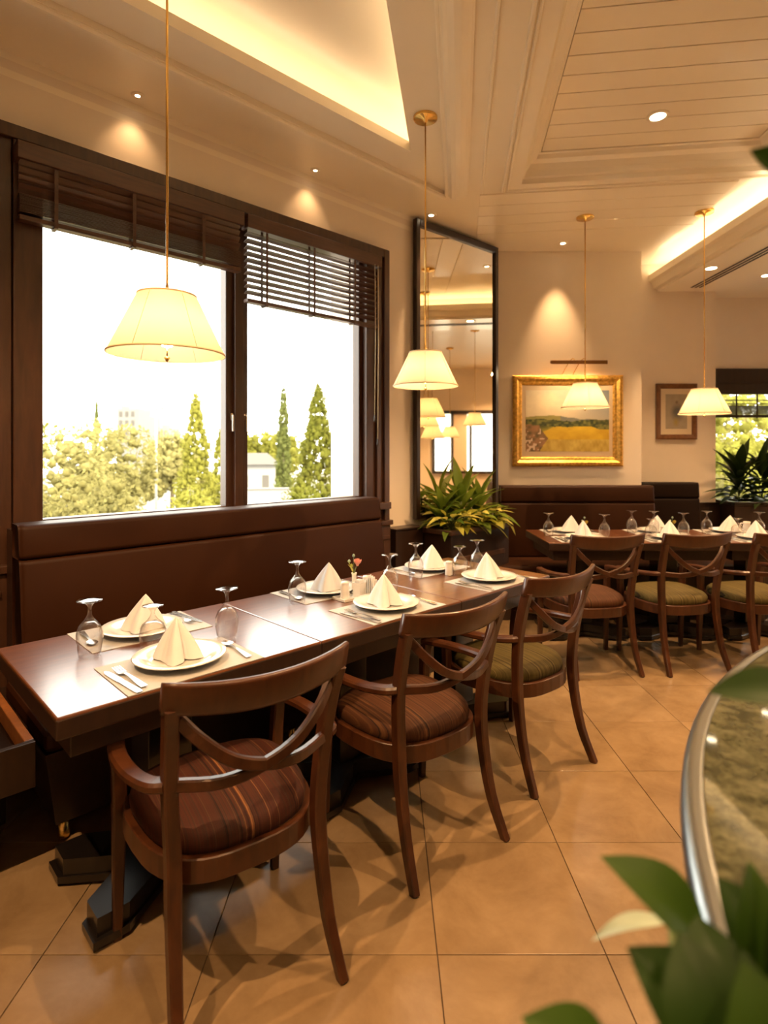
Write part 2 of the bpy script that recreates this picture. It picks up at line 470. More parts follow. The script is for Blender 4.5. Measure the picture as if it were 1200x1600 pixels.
for i, j in ((0, 1), (3, 0)):
    st = MB()
    a, b, c_, d_ = Ls0[i], Ls0[j], Ls1[j], Ls1[i]
    st.prism([(p.x, p.y) for p in (a, b, c_, d_)], CZ + .052, CZ + .07)
    st.obj('led_tape', M_led1, cove)

# coffer 2: cornice, planked upper ceiling
sh = MB()
q0 = hole2; prof = [(0.0, 0.0), (0.0, 0.035), (0.02, 0.04), (0.03, 0.075), (0.055, 0.11), (0.09, 0.125), (0.10, 0.15), (0.115, 0.155)]
for (d0, z0), (d1, z1) in zip(prof, prof[1:]):
    ring(inset(q0, d0), inset(q0, d1), CZ + z0, CZ + z1, sh)
lf = inset(q0, 0.115)
sh.add([(p.x, p.y, CZ + .175) for p in lf], [(0, 1, 2, 3)])
walls_of(lf, CZ + .155, CZ + .175, sh)
sh.obj('coffer_cornice', M_trim, ceiling)
pw = 0.158; k = 0; o0 = inset(q0, 0.12)[0]; span = 1.60 - 0.24
pl = MB().box(0, span, -pw + .003, -.003, 0, 0.014, 0.002).mesh('plank', M_ceil)
ang8 = math.atan2(P8.y, P8.x)
while k * pw < 5.2:
    link('plank', pl, ceiling, (o0.x - D8.x * k * pw, o0.y - D8.y * k * pw, CZ + .158), ang8)
    k += 1

# mouldings between and around the recesses
def bead(p, q, w, h, name, z=CZ, prof=None, mat=None):
    p = Vector(p); q = Vector(q)
    pr = prof or [(-w / 2, 0.002), (w / 2, 0.002), (w / 2, -h * .5), (w * .25, -h), (-w * .25, -h), (-w / 2, -h * .5)]
    mb = MB().sweep([(p.x, p.y, z), (q.x, q.y, z)], pr)
    return mb.obj(name, mat or M_trim, ceiling)
def along8(x, y, back=5.4):                       # a line running with the recesses
    p = Vector((x, y, 0)); return p - D8 * back, p
R = [( -.078, .002), (.078, .002), (.078, -.012), (.066, -.018), (.05, -.036), (.02, -.050), (-.01, -.052), (-.04, -.044), (-.058, -.028), (-.066, -.012), (-.078, -.010)]
a, b = along8(0.530, 4.15); bead(a, b, 0, 0, 'moulding', prof=R)
a, b = along8(0.702, 4.14); bead(a, b, 0.018, 0.016, 'moulding')
a, b = along8(0.850, 4.11); bead(a, b, 0.022, 0.020, 'moulding')
a, b = along8(0.878, 4.11); bead(a, b, 0.014, 0.014, 'moulding')
p0 = E2 - P8 * .085 + D8 * .085; bead(p0, p0 + P8 * 1.75, 0.016, 0.010, 'moulding')
p0 = A1 + T * .02 + N * .02; bead(p0, W(-2.0, 2.72), 0.03, 0.018, 'moulding')
p0 = A1 + P8 * .012; bead(p0, p0 - D8 * 5.5, 0.022, 0.012, 'moulding')
# faint boards of the flat ceiling before the back wall
pw2 = 0.19
plm = MB().box(0, 1.75, -pw2 + .003, -.003, -0.006, 0.004, 0.002).mesh('plank', M_ceil)
for k in range(5):
    s_ = Vector((0.72, 4.36, 0)) + D8 * (pw2 * k)
    link('plank', plm, ceiling, (s_.x, s_.y, CZ - 0.002), ang8)

# cornice on the window wall
for nm, z0, dd in (('trim_1', CZ - .035, .045), ('trim_2', CZ - .115, .018)):
    mb = MB().sweep([W(-2.6, WN), W(4.47, WN)], [(0, z0), (-dd, z0 + .012), (-dd, z0 + .035), (0, z0 + .035)])
    mb.obj(nm, M_trim, kind='structure')

# dropped beam with a light trough, to the right
bx = 2.66
bmz = MB()
secb = [(bx, 3.115), (bx, 3.16), (bx - .02, 3.16), (bx - .02, 3.10), (bx + .01, 3.085), (bx + .03, 3.03), (bx + .07, 3.02), (bx + .07, 3.0), (bx + .72, 3.0), (bx + .72, 3.04), (bx + .76, 3.06), (bx + .76, 3.16), (bx + .74, 3.16), (bx + .74, 3.115)]
y0b, y1b = -2.5, 5.752
vs = [(x, y, z) for y in (y0b, y1b) for x, z in secb]; kk = len(secb)
bmz.add(vs, [(i, (i + 1) % kk, kk + (i + 1) % kk, kk + i) for i in range(kk)] + [tuple(range(kk)), tuple(range(kk, 2 * kk))])
beam = bmz.obj('beam', M_ceil, kind='structure')
MB().box(bx + .17, bx + .58, -2.5, 5.75, 3.1, CZ + .01).obj('beam_core', M_ceil, beam)
for xs in (.32, .36, .40):
    MB().box(bx + xs, bx + xs + .018, 0.5, 5.6, 2.996, 3.004).obj('slot', M_dark, beam)
c2 = thing('cove_light', 'glowing warm light strip on top of the dropped ceiling beam', 'light strip', (bx + .06, 0, 3.117))
MB().box(0, .03, -2.4, 5.70, 0, .018).obj('led_tape', M_led, c2)

# ------------------------------------------------------------------ window in the angled wall
def wobj(name, s0, s1, n0, n1, z0, z1, mat, parent, bev=0.004):
    return MB().box(s0, s1, n0, n1, z0, z1, bev).obj(name, mat, parent)
win = thing('window_1', None, None, (0, 0, 0), AX, kind='structure')
wobj('casing', 0.615, 0.735, 3.075, 3.20, 0.93, 2.905, M_case, win)
wobj('casing', 2.905, 3.010, 3.075, 3.145, 0.90, 2.905, M_case, win)
wobj('casing', 2.965, 3.016, 3.055, 3.145, 0.90, 2.905, M_case, win)
wobj('casing', 0.10, 3.016, 3.06, 3.20, 2.845, 2.908, M_case, win)
wobj('sash', 0.69, 0.725, 3.14, 3.21, 1.04, 2.85, M_case, win)
wobj('sash', 1.720, 1.785, 3.14, 3.21, 1.04, 2.85, M_case, win)
wobj('mullion', 1.765, 1.825, 3.11, 3.20, 1.04, 2.85, M_case, win)
wobj('sash', 1.805, 1.868, 3.14, 3.21, 1.04, 2.85, M_case, win)
wobj('sash', 2.785, 2.83, 3.14, 3.21, 1.04, 2.85, M_case, win)
wobj('jamb', 2.82, 2.915, 3.095, 3.20, 0.93, 2.85, M_case, win)
wobj('sash', 0.70, 1.78, 3.14, 3.21, 1.03, 1.085, M_case, win)
wobj('sash', 1.81, 2.82, 3.14, 3.21, 1.03, 1.085, M_case, win)
wobj('sash', 0.70, 2.82, 3.14, 3.21, 2.79, 2.85, M_case, win)
wobj('sill', 0.62, 3.0, 3.02, 3.20, 0.985, 1.035, M_case, win)
wobj('pane', 0.72, 1.73, 3.178, 3.184, 1.08, 2.80, M_pane, win, 0)
wobj('pane', 1.86, 2.79, 3.178, 3.184, 1.08, 2.80, M_pane, win, 0)
hd = MB().box(1.742, 1.756, 3.12, 3.14, 1.60, 1.64).box(1.744, 1.754, 3.10, 3.12, 1.53, 1.63, .003)
hd.obj('handle', M_steel, win)
hd = MB().box(1.832, 1.846, 3.12, 3.14, 1.60, 1.64).box(1.834, 1.844, 3.10, 3.12, 1.53, 1.63, .003)
hd.obj('handle', M_steel, win)
# wood panelling of the pilasters and under the window
pan = thing('trim_3', None, None, (0, 0, 0), AX, kind='structure')
wobj('panel', -2.6, 0.61, 3.085, 3.15, 0.0, 2.85, M_case, pan)
wobj('stile', 0.36, 0.40, 3.07, 3.09, 0.93, 2.84, M_case, pan)
wobj('dado_rail', -2.6, 0.612, 3.03, 3.10, 0.865, 0.90, M_case, pan)
wobj('dado_panel', -2.6, 0.60, 3.05, 3.10, 0.0, 0.862, M_case, pan)
wobj('dado_moulding', 0.2, 0.56, 3.035, 3.06, 0.76, 0.79, M_case, pan)
wobj('panel', 0.60, 3.0, 3.085, 3.15, 0.0, 0.99, M_dark, pan)
wobj('dado_rail', 2.80, 3.03, 3.03, 3.10, 0.865, 0.90, M_case, pan)
wobj('dado_panel', 2.82, 3.015, 3.045, 3.10, 0.0, 0.862, M_case, pan)
wobj('dado_moulding', 2.86, 3.00, 3.035, 3.06, 0.76, 0.79, M_case, pan)

# wooden blinds
def blind(label, s0, s1, slats, stack, zbot, tapes, cords):
    b = thing('venetian_blind', label, 'blind', W(s0, 3.04), AX, 'dark wooden blinds in the corner window')
    L = s1 - s0
    MB().box(0, L, -.045, -.028, 2.735, 2.815, .003).box(0, .014, -.03, .03, 2.735, 2.815).box(L - .014, L, -.03, .03, 2.735, 2.815).obj('valance', M_blind, b)
    MB().box(.02, L - .02, -.024, .026, 2.755, 2.81).obj('headrail', M_blind, b)
    sl = MB().sweep([(.012, 0, 0), (L - .012, 0, 0)], [(-.025, -.0015), (.0, .0025), (.025, -.0015), (.025, -.0045), (0, -.0005), (-.025, -.0045)]).mesh('slat', M_blind)
    for z, tilt in slats + stack:
        o = link('slat', sl, b, (0, rnd.uniform(-.0015, .0015), z)); o.rotation_euler = (tilt + rnd.uniform(-.03, .03), 0, 0)
    MB().box(.01, L - .01, -.026, .026, zbot, zbot + .022, .004).obj('bottom_rail', M_blind, b)
    for t in tapes:
        MB().box(t - .008, t + .008, -.0295, -.0285, zbot - .006, 2.76).box(t - .008, t + .008, .0285, .0295, zbot - .006, 2.76).box(t - .008, t + .008, -.029, .029, zbot - .008, zbot - .002).obj('ladder_tape', M_blind, b)
    for t, z1 in cords:
        MB().tube([(t, -.05, 2.74), (t + .003, -.052, 2.2), (t - .003, -.05, z1 + .05)], .0028, 6, (0, 1, 0)).obj('pull_cord', M_cord, b)
        MB().lathe([(0, .05), (.004, .048), (.008, .01), (.006, 0), (0, 0)], 8, (t - .003, -.05, z1)).obj('tassel', M_dark, b)
    return b
sl1 = [(2.722, -1.1), (2.688, -1.1), (2.652, -1.0), (2.615, -.9)]
st1 = [(2.585 - .0062 * k, -.02) for k in range(14)]
blind('dark wooden blind gathered high over the large pane behind the big lamp', 0.615, 1.762, sl1, st1, 2.466, [.16, .52, .90], [])
sl2 = [(2.712 - .0385 * k, -.22) for k in range(10)]
blind('dark wooden blind half lowered with open slats over the narrow pane', 1.785, 2.880, sl2, [], 2.300, [.14, .50, .85], [(1.02, 1.62), (1.05, 1.45)])

# far window
w2 = thing('window_2', None, None, (0, 0, 0), kind='structure')
MB().box(3.9, 6.45, 6.93, 7.0, 2.2, 2.40, .005).obj('header', M_dark, w2)
for x in (3.92, 6.36): MB().box(x, x + .07, 6.95, 7.1, .5, 2.3, .004).obj('jamb', M_dark, w2)
MB().box(3.9, 6.45, 6.9, 7.1, .5, .56, .004).obj('sill', M_dark, w2)
MB().box(5.2, 5.28, 6.98, 7.08, .55, 2.3, .004).obj('mullion', M_dark, w2)
MB().box(3.95, 6.4, 7.09, 7.096, .55, 2.33).obj('pane', M_pane, w2)
b = thing('venetian_blind', 'dark wooden blind with two open slats at the top of the garden window', 'blind', (3.99, 6.96, 0))
MB().box(0, 2.36, -.05, .03, 2.09, 2.22, .004).obj('valance', M_dark, b)
sl = MB().box(0, 2.36, -.025, .025, -.004, .004).mesh('slat', M_dark)
for z in (2.02, 1.975): link('slat', sl, b, (0, 0, z))
for k in range(9): link('slat', sl, b, (0, 0, 1.95 - .012 * k))
MB().box(0, 2.36, -.028, .028, 1.81, 1.845, .004).obj('bottom_rail', M_dark, b)
for t in (.25, .5, 1.1, 1.8): MB().box(t - .01, t + .01, -.031, -.029, 1.80, 2.1).obj('ladder_tape', M_dark, b)
# right hand window and column, seen in the mirror
w3 = thing('window_3', None, None, (0, 0, 0), kind='structure')
for y in (4.2, 4.62, 5.04, 5.73): MB().box(8.96, 9.08, y, y + .07, .9, 2.3, .004).obj('jamb', M_dark, w3)
MB().box(8.96, 9.08, 4.2, 5.8, 2.24, 2.32).obj('header', M_dark, w3); MB().box(8.94, 9.08, 4.2, 5.8, .88, .94).obj('sill', M_dark, w3)
MB().box(9.05, 9.056, 4.2, 5.8, .9, 2.3).obj('pane', M_pane, w3)
MB().box(7.0, 7.4, 5.95, 6.35, 0, CZ + .01, .01).obj('pillar', M_wall, kind='structure')
# wainscot of the recess and back wall
MB().box(2.40, 3.33, 5.70, 5.76, 0, .90, .004).obj('baseboard_back', M_dark, kind='structure')
# low wood panel between the window and the planter
lp = thing('trim_4', None, None, (0, 0, 0), AX, kind='structure')
wobj('panel', 3.045, 3.345, 3.02, 3.145, 0, .815, M_dark, lp)
wobj('cap', 3.04, 3.35, 3.01, 3.145, .815, .83, M_dark, lp)
# ================================================================== FURNITURE
def cr(pts, n=4):
    """smooth curve through the points"""
    P = [Vector(p) for p in pts]; out = []
    for i in range(len(P) - 1):
        p0 = P[i - 1] if i else P[0] * 2 - P[1]; p1 = P[i]; p2 = P[i + 1]; p3 = P[i + 2] if i + 2 < len(P) else P[-1] * 2 - P[-2]
        for k in range(n):
            t = k / n
            out.append(0.5 * ((2 * p1) + (p2 - p0) * t + (2 * p0 - 5 * p1 + 4 * p2 - p3) * t * t + (3 * p1 - p0 - 3 * p2 + p3) * t ** 3))
    out.append(P[-1]); return out

# ------------------------------------------------------------------ armchair
def seat_outline(a, sx=0.245, sy=0.225):
    e = 2.0 / 2.9
    c, s = math.cos(a), math.sin(a)
    x = sx * math.copysign(abs(c) ** e, c); y = sy * math.copysign(abs(s) ** e, s)
    x *= 1.0 + 0.10 * (y / sy) - 0.06
    return x, y - 0.02
NS = 40
def make_cushion(mat, name='cushion'):
    mb = MB(); rings = [(0.93, .408), (0.985, .418), (1.0, .436), (0.985, .452), (0.93, .466), (0.80, .478), (0.58, .487), (0.30, .491)]
    vs = []; fs = []
    for sc, z in rings:
        for k in range(NS):
            x, y = seat_outline(2 * math.pi * k / NS); vs.append((x * sc, -.02 + (y + .02) * sc, z))
    for r in range(len(rings) - 1):
        for k in range(NS):
            a = r * NS + k; b = r * NS + (k + 1) % NS
            fs.append((a, b, b + NS, a + NS))
    vs.append((0, -.02, .492)); c = len(vs) - 1
    for k in range(NS): fs.append(((len(rings) - 1) * NS + k, (len(rings) - 1) * NS + (k + 1) % NS, c))
    fs.append(tuple(range(NS - 1, -1, -1)))
    mb.add(vs, fs, True)
    return mb.mesh(name, mat)
cush = {'red': make_cushion(M_red), 'rust': make_cushion(M_rust), 'olive': make_cushion(M_olive)}
def make_chair(kind, label):
    t = thing('dining_chair', label, 'chair', group='open armchairs with crossed backs')
    rail = [(*seat_outline(2 * math.pi * k / NS, .250, .228), .385) for k in range(NS)]
    MB().sweep(rail, rect(.022, .062, .003), closed=True).obj('seat_frame', M_chair, t)
    link('cushion', cush[kind], t)
    for s in (-1, 1):
        pts = cr([(s * .217, -.330, 0), (s * .205, -.272, .14), (s * .200, -.238, .30), (s * .198, -.226, .44), (s * .208, -.236, .60), (s * .215, -.266, .74), (s * .222, -.298, .835)], 3)
        n = len(pts); scl = [0.72 + .28 * min(1, i / (n * .4)) if i < n * .45 else 1 - .12 * (i / n - .45) for i in range(n)]
        MB().sweep(pts, rect(.036, .042, .005), (0, 1, 0), scale=scl).obj('leg', M_chair, t)
        MB().lathe([(0, 0), (.012, 0), (.013, .006), (.011, .012)], 10, (s * .217, -.330, -.001)).obj('glide', M_black, t)
        pts = cr([(s * .247, .165, 0), (s * .246, .160, .20), (s * .245, .150, .40), (s * .248, .150, .50), (s * .252, .142, .585)], 3)
        n = len(pts); scl = [0.66 + .34 * min(1, i / (n * .45)) for i in range(n)]
        MB().sweep(pts, rect(.038, .038, .005), (0, 1, 0), scale=scl).obj('leg', M_chair, t)
        pts = cr([(s * .215, -.240, .628), (s * .246, -.205, .622), (s * .268, -.115, .612), (s * .274, -.01, .604), (s * .266, .085, .597), (s * .250, .158, .592)], 4)
        MB().sweep(pts, rect(.044, .026, .007)).obj('arm', M_chair, t)
    # bowed top rail: tilted back
    def railpt(x): return Vector((x, -.302 - .048 * (1 - (x / .225) ** 2), 0))
    mb = MB()
    def rl(u, v):
        x = -.243 + .486 * u
        a = v * 2 * math.pi
        w = .0125; h = .040 + .004 * math.cos(math.pi * (u - .5))
        cx, cy = math.cos(a), math.sin(a)
        yy = math.copysign(abs(cx) ** .45, cx) * w; zz = math.copysign(abs(cy) ** .45, cy) * h
        p = railpt(x)
        return Vector((p.x, p.y + yy - zz * .26 - .005, .842 + zz + .014 * (abs(x) / .225) ** 2))
    nu, nv = 17, 13
    vs = [rl(i / (nu - 1), j / (nv - 1)) for j in range(nv - 1) for i in range(nu)]
    fs = []
    for j in range(nv - 1):
        for i in range(nu - 1):
            jn = (j + 1) % (nv - 1)
            fs.append((j * nu + i, j * nu + i + 1, jn * nu + i + 1, jn * nu + i))
    fs.append(tuple(j * nu for j in range(nv - 1))); fs.append(tuple(j * nu + nu - 1 for j in range(nv - 2, -1, -1)))
    mb.add(vs, fs, True)
    mb.obj('top_rail', M_chair, t)
    for s in (-1, 1):
        pts = cr([(s * .207, -.284, .802), (s * .155, -.310, .742), (s * .085, -.322, .682), (0, -.318, .645), (-s * .10, -.298, .624), (-s * .205, -.248, .626)], 4)
        MB().sweep(pts, rect(.020, .030, .004), (0, 0, 1)).obj('cross_slat', M_chair, t)
    return t
R_ = math.radians
LEFT_CHAIRS = [
    ((-.478, 1.683), 35.5, 'red', 'wooden armchair with red brown striped seat, the one at the table end by the window blind cord'),
    ((.070, 2.228), 37.4, 'rust', 'rust seated armchair standing between the red striped chair and the olive one'),
    ((.580, 2.742), 38.4, 'olive', 'olive striped armchair at the window table, at its end by the planter'),
    ((1.356, 3.900), 8, 'rust', 'brown seated armchair at the corner end of the back table'),
    ((1.938, 3.965), 11, 'olive', 'green striped armchair in the middle of the back table'),
    ((2.515, 3.985), 12, 'olive', 'olive gold armchair beside the round counter at the back table'),
]
LEFT_CHAIRS[0] = (*LEFT_CHAIRS[0][:3], 'wooden armchair with dark red brown striped seat, set before the big lamp')
protos = {}
for (x, y), a, kd, lb in LEFT_CHAIRS:
    if kd not in protos: c = protos[kd] = make_chair(kd, lb)
    else: c = copy_tree(protos[kd])
    place(c, (x, y, 0), R_(a), lb)

# ------------------------------------------------------------------ tables
def base_outline(hx, hy, fw, bite):
    pts = []
    def arc(p, q, c, n=7):
        for i in range(n):
            t = i / (n - 1)
            x = p[0] + (q[0] - p[0]) * t; y = p[1] + (q[1] - p[1]) * t
            b = math.sin(math.pi * t) ** .8
            pts.append((x + (c[0] - x) * b * bite, y + (c[1] - y) * b * bite))
    arc((hx, -hy + fw), (hx, hy - fw), (0, 0)); pts.append((hx, hy))
    arc((hx - fw, hy), (-hx + fw, hy), (0, 0)); pts.append((-hx, hy))
    arc((-hx, hy - fw), (-hx, -hy + fw), (0, 0)); pts.append((-hx, -hy))
    arc((-hx + fw, -hy), (hx - fw, -hy), (0, 0)); pts.append((hx, -hy))
    return pts
def make_table(L, D, label, group):
    t = thing('dining_table', label, 'table', group=group)
    MB().box(-L / 2 + .001, L / 2 - .001, -D / 2, D / 2, .690, .750, .005).obj('tabletop', M_table, t)
    MB().box(-L / 2, L / 2, -D / 2 - .0015, D / 2 + .0015, .692, .744, .004).obj('shaded_edge', M_dark, t)  # dark wood over the sides: shade on the edge put into its colour
    MB().box(-L / 2 + .05, L / 2 - .05, -D / 2 + .06, D / 2 - .06, .61, .69, .003).obj('apron', M_dark, t)
    MB().box(-.075, .075, -.075, .075, .09, .62, .004).obj('column', M_black, t)
    MB().prism(base_outline(.29, .225, .10, .52), .012, .034).prism(base_outline(.275, .21, .09, .55), .034, .088).obj('pedestal_base', M_black, t)
    for x in (-.26, .26):
        for y in (-.19, .19): MB().lathe([(0, 0), (.016, 0), (.016, .013), (0, .013)], 10, (x, y, 0)).obj('glide', M_black, t)
    return t
TN0, TN1 = 1.60, 2.305
cuts = [0.41, 1.245, 2.025, 2.785]
tl = ['polished red brown table under the big lamp, at the free end of the window row',
      'polished table in the middle of the window row, carrying the pink flower',
      'polished table at the planter end of the window row']
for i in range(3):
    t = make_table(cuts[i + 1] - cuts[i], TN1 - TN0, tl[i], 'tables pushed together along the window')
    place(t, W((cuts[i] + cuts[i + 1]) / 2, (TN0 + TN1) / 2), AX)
bl = ['dark polished table at the corner end of the back row', 'dark polished table in the middle of the back row', 'dark polished table of the back row beside the window planter']
bc = [1.19, 1.86, 2.50, 3.20]
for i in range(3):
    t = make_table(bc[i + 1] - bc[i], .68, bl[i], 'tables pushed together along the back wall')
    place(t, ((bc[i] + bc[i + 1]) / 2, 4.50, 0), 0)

# ------------------------------------------------------------------ benches
def bench_back(o, L, y0, z0, z1, zs, thick, lean, mat=None):
    # two upholstered rolls with a seam between them; front face towards -y
    m = mat or M_leather
    def pad(name, za, zb, b):
        mb = MB()
        f = lambda z: y0 - lean * (1 - (z - z0) / (z1 - z0))
        r = .022
        pr = []
        for a in range(0, 5): pr.append((f(za) + r - r * math.sin(math.pi / 8 * a), za + r - r * math.cos(math.pi / 8 * a)))
        for a in range(0, 5): pr.append((f(zb) + r - r * math.cos(math.pi / 8 * a), zb - r + r * math.sin(math.pi / 8 * a)))
        pr += [(y0 + thick, zb), (y0 + thick, za)]
        k = len(pr); xs = [(0.0, .02), (.008, .006), (.024, 0), (L - .024, 0), (L - .008, .006), (L, .02)]
        vs = [(x, min(y + d, y0 + thick), z) for x, d in xs for y, z in pr]
        fs = [(i * k + q, i * k + (q + 1) % k, (i + 1) * k + (q + 1) % k, (i + 1) * k + q) for i in range(len(xs) - 1) for q in range(k)]
        fs += [tuple(range(k)), tuple(range((len(xs) - 1) * k, len(xs) * k))]
        mb.add(vs, fs, True)
        ob = mb.obj(name, m, o)
        return ob
    pad('head_roll', zs + .001, z1, .02); pad('back_pad', z0, zs - .001, .02)
b1 = thing('banquette', 'long brown leather banquette with high padded back below the corner window', 'bench', W(0.58, 0), AX)
bench_back(b1, 2.10, 2.80, .46, 1.10, .955, .14, .09)
MB().box(0, 2.10, 2.92, 3.03, .10, 1.07, .004).obj('back_board', M_dark, b1)
MB().box(-.05, 2.10, 2.19, 2.80, .385, .47, .022).obj('seat_pad', M_leather, b1)
mb = MB(); kx = [(-.05, 2.185, .39), (2.10, 2.185, .39), (2.10, 2.95, .39), (-.05, 2.95, .39), (.01, 2.30, .075), (2.10, 2.30, .075), (2.10, 2.95, .075), (.01, 2.95, .075)]
mb.add(kx, [(0, 1, 2, 3), (4, 7, 6, 5), (0, 4, 5, 1), (1, 5, 6, 2), (2, 6, 7, 3), (3, 7, 4, 0)])
mb.obj('plinth', M_dark, b1)
for x, y in ((.045, 2.335), (1.05, 2.335), (2.05, 2.335), (.045, 2.88), (2.05, 2.88)):
    MB().lathe([(0, 0), (.020, 0), (.022, .02), (.018, .03), (.018, .078), (0, .078)], 14, (x, y, 0)).obj('foot', M_brass, b1)
b2 = thing('side_bench', 'low dark bench with wooden rim beside the table, under the panelled wall', 'bench', W(0.50, 0), AX)
MB().box(-1.55, 0, 2.18, 2.205, .30, .452, .003).obj('front_board', M_dark, b2)
MB().box(-.028, 0, 2.205, 3.02, .30, .452, .003).obj('side_board', wood('lit_rim_wood', (.16, .055, .014), (.28, .10, .028), (8, 8, 3), .35, .3), b2)  # paler than the front board: light on this face put into its colour
MB().box(-1.55, -.028, 2.205, 3.02, .30, .40, .01).obj('seat_pad', M_leather2, b2)
for x in (-1.5, -.06):
    for y in (2.6, 2.98): MB().box(x, x + .05, y - .03, y + .03, 0, .30, .004).obj('leg', M_dark, b2)

b3 = thing('banquette', 'dark brown padded banquette against the back wall below the landscape painting', 'bench', (1.06, 0, 0), 0)
bench_back(b3, 1.385, 5.20, .46, 1.095, .945, .12, .07)
MB().box(0, 1.385, 5.31, 5.355, .10, 1.06, .004).obj('back_board', M_dark, b3)
MB().box(-.10, 2.10, 4.745, 5.20, .385, .465, .022).obj('seat_pad', M_leather, b3)
MB().box(-.08, 2.10, 4.80, 5.30, 0.0, .39, .004).obj('plinth', M_dark, b3)
b4 = thing('banquette', 'short very dark padded bench back in the wall recess below the small print', 'bench', (2.47, 0, 0), 0)
bench_back(b4, .575, 5.55, .46, 1.105, .955, .12, .05, M_leather2)
MB().box(-.01, .60, 5.30, 5.69, .0, .46, .004).obj('plinth', M_dark, b4)

# ------------------------------------------------------------------ planters
p1 = thing('planter_box', 'dark wooden planter box full of green plants in front of the tall mirror', 'planter', W(3.36, 2.75), AX)
MB().box(0.015, .785, .015, .345, 0, .775, .004).obj('body', M_dark, p1)
mb = MB()
for a in ((-.012, .812, -.012, .045), (-.012, .812, .31, .352), (-.012, .045, .045, .31), (.755, .812, .045, .31)): mb.box(*a, .775, .812, .006)
mb.obj('rim', M_case, p1)
MB().box(.045, .755, .045, .31, .775, .79).obj('soil', M_soil, p1)
MB().box(.09, .71, .004, .016, .56, .60, .004).obj('moulding', M_case, p1)
MB().box(.09, .71, .008, .016, .08, .56, .003).obj('panel', M_dark, p1)
p2 = thing('planter_box', 'long dark planter wall filled with broad leaved plants before the garden window', 'planter', (3.335, 5.48, 0), 0)
MB().box(0, 3.0, 0, .40, 0, .89, .005).obj('body', M_dark, p2)
mb = MB()
for a in ((-.01, 3.01, -.012, .04), (-.01, 3.01, .36, .412), (-.01, .04, .04, .36), (2.96, 3.01, .04, .36)): mb.box(*a, .89, .925, .005)
mb.obj('rim', M_black, p2)
MB().box(.04, 2.96, .04, .36, .89, .905).obj('soil', M_soil, p2)

# ------------------------------------------------------------------ mirror and pictures
mr = thing('wall_mirror', 'tall dark framed mirror on the angled wall behind the planter', 'mirror', (.228, 4.557, 0), math.radians(41.06))
mw = 1.032
mb = MB()
MB().box(0, mw, -.02, -.004, .885, 3.24).obj('backing', M_dark, mr)
MB().box(.03, mw - .03, -.024, -.021, .91, 3.20).obj('glass', M_mirror, mr)
for a in ((0, .042, .87, 3.247), (mw - .042, mw, .87, 3.247)): MB().box(a[0], a[1], -.045, -.0, a[2], a[3], .006).obj('frame', M_dark, mr)
for a in ((.042, mw - .042, 3.19, 3.247), (.042, mw - .042, .87, .915)): MB().box(a[0], a[1], -.045, -.0, a[2], a[3], .006).obj('frame', M_dark, mr)

def frame_parts(o, w, h, prof, mat):
    # mitred moulding: prof = (inset from the outer edge, height off the wall)
    mb = MB()
    k = len(prof); vs = []
    for sx, sz in ((-1, -1), (1, -1), (1, 1), (-1, 1)):
        for d, y in prof: vs.append((sx * (w / 2 - d), -y, sz * (h / 2 - d)))
    fs = []
    for c in range(4):
        for q in range(k - 1):
            a = c * k + q; b = ((c + 1) % 4) * k + q
            fs.append((a, a + 1, b + 1, b))
    mb.add(vs, fs)
    return mb.obj('frame', mat, o)
def canvas(o, w, h, y, nx, nz, fn, name='canvas'):
    me = bpy.data.meshes.new(name)
    vs = [(-w / 2 + w * i / nx, -y, -h / 2 + h * j / nz) for j in range(nz + 1) for i in range(nx + 1)]
    fs = [(j * (nx + 1) + i, j * (nx + 1) + i + 1, (j + 1) * (nx + 1) + i + 1, (j + 1) * (nx + 1) + i) for j in range(nz) for i in range(nx)]
    me.from_pydata(vs, [], fs)
    ca = me.color_attributes.new('paint', 'FLOAT_COLOR', 'POINT')
    buf = []
    for j in range(nz + 1):
        for i in range(nx + 1): buf += [*fn(i / nx, j / nz), 1.0]
    ca.data.foreach_set('color', buf)
    me.materials.append(M_paint)
    return link(name, me, o)
_vn = {}
def vnoise(x, y, seed=0):
    xi, yi = math.floor(x), math.floor(y); fx, fy = x - xi, y - yi
    fx = fx * fx * (3 - 2 * fx); fy = fy * fy * (3 - 2 * fy)
    def g(a, b):
        k = (a, b, seed)
        if k not in _vn: _vn[k] = random.Random(a * 7349 + b * 9151 + seed * 977).random()
        return _vn[k]
    return (g(xi, yi) * (1 - fx) + g(xi + 1, yi) * fx) * (1 - fy) + (g(xi, yi + 1) * (1 - fx) + g(xi + 1, yi + 1) * fx) * fy
def fbm(x, y, s=0): return .55 * vnoise(x, y, s) + .28 * vnoise(2.1 * x, 2.1 * y, s + 1) + .17 * vnoise(4.3 * x, 4.3 * y, s + 2)
def mixc(a, b, t):
    t = max(0, min(1, t)); return tuple(p + (q - p) * t for p, q in zip(a, b))
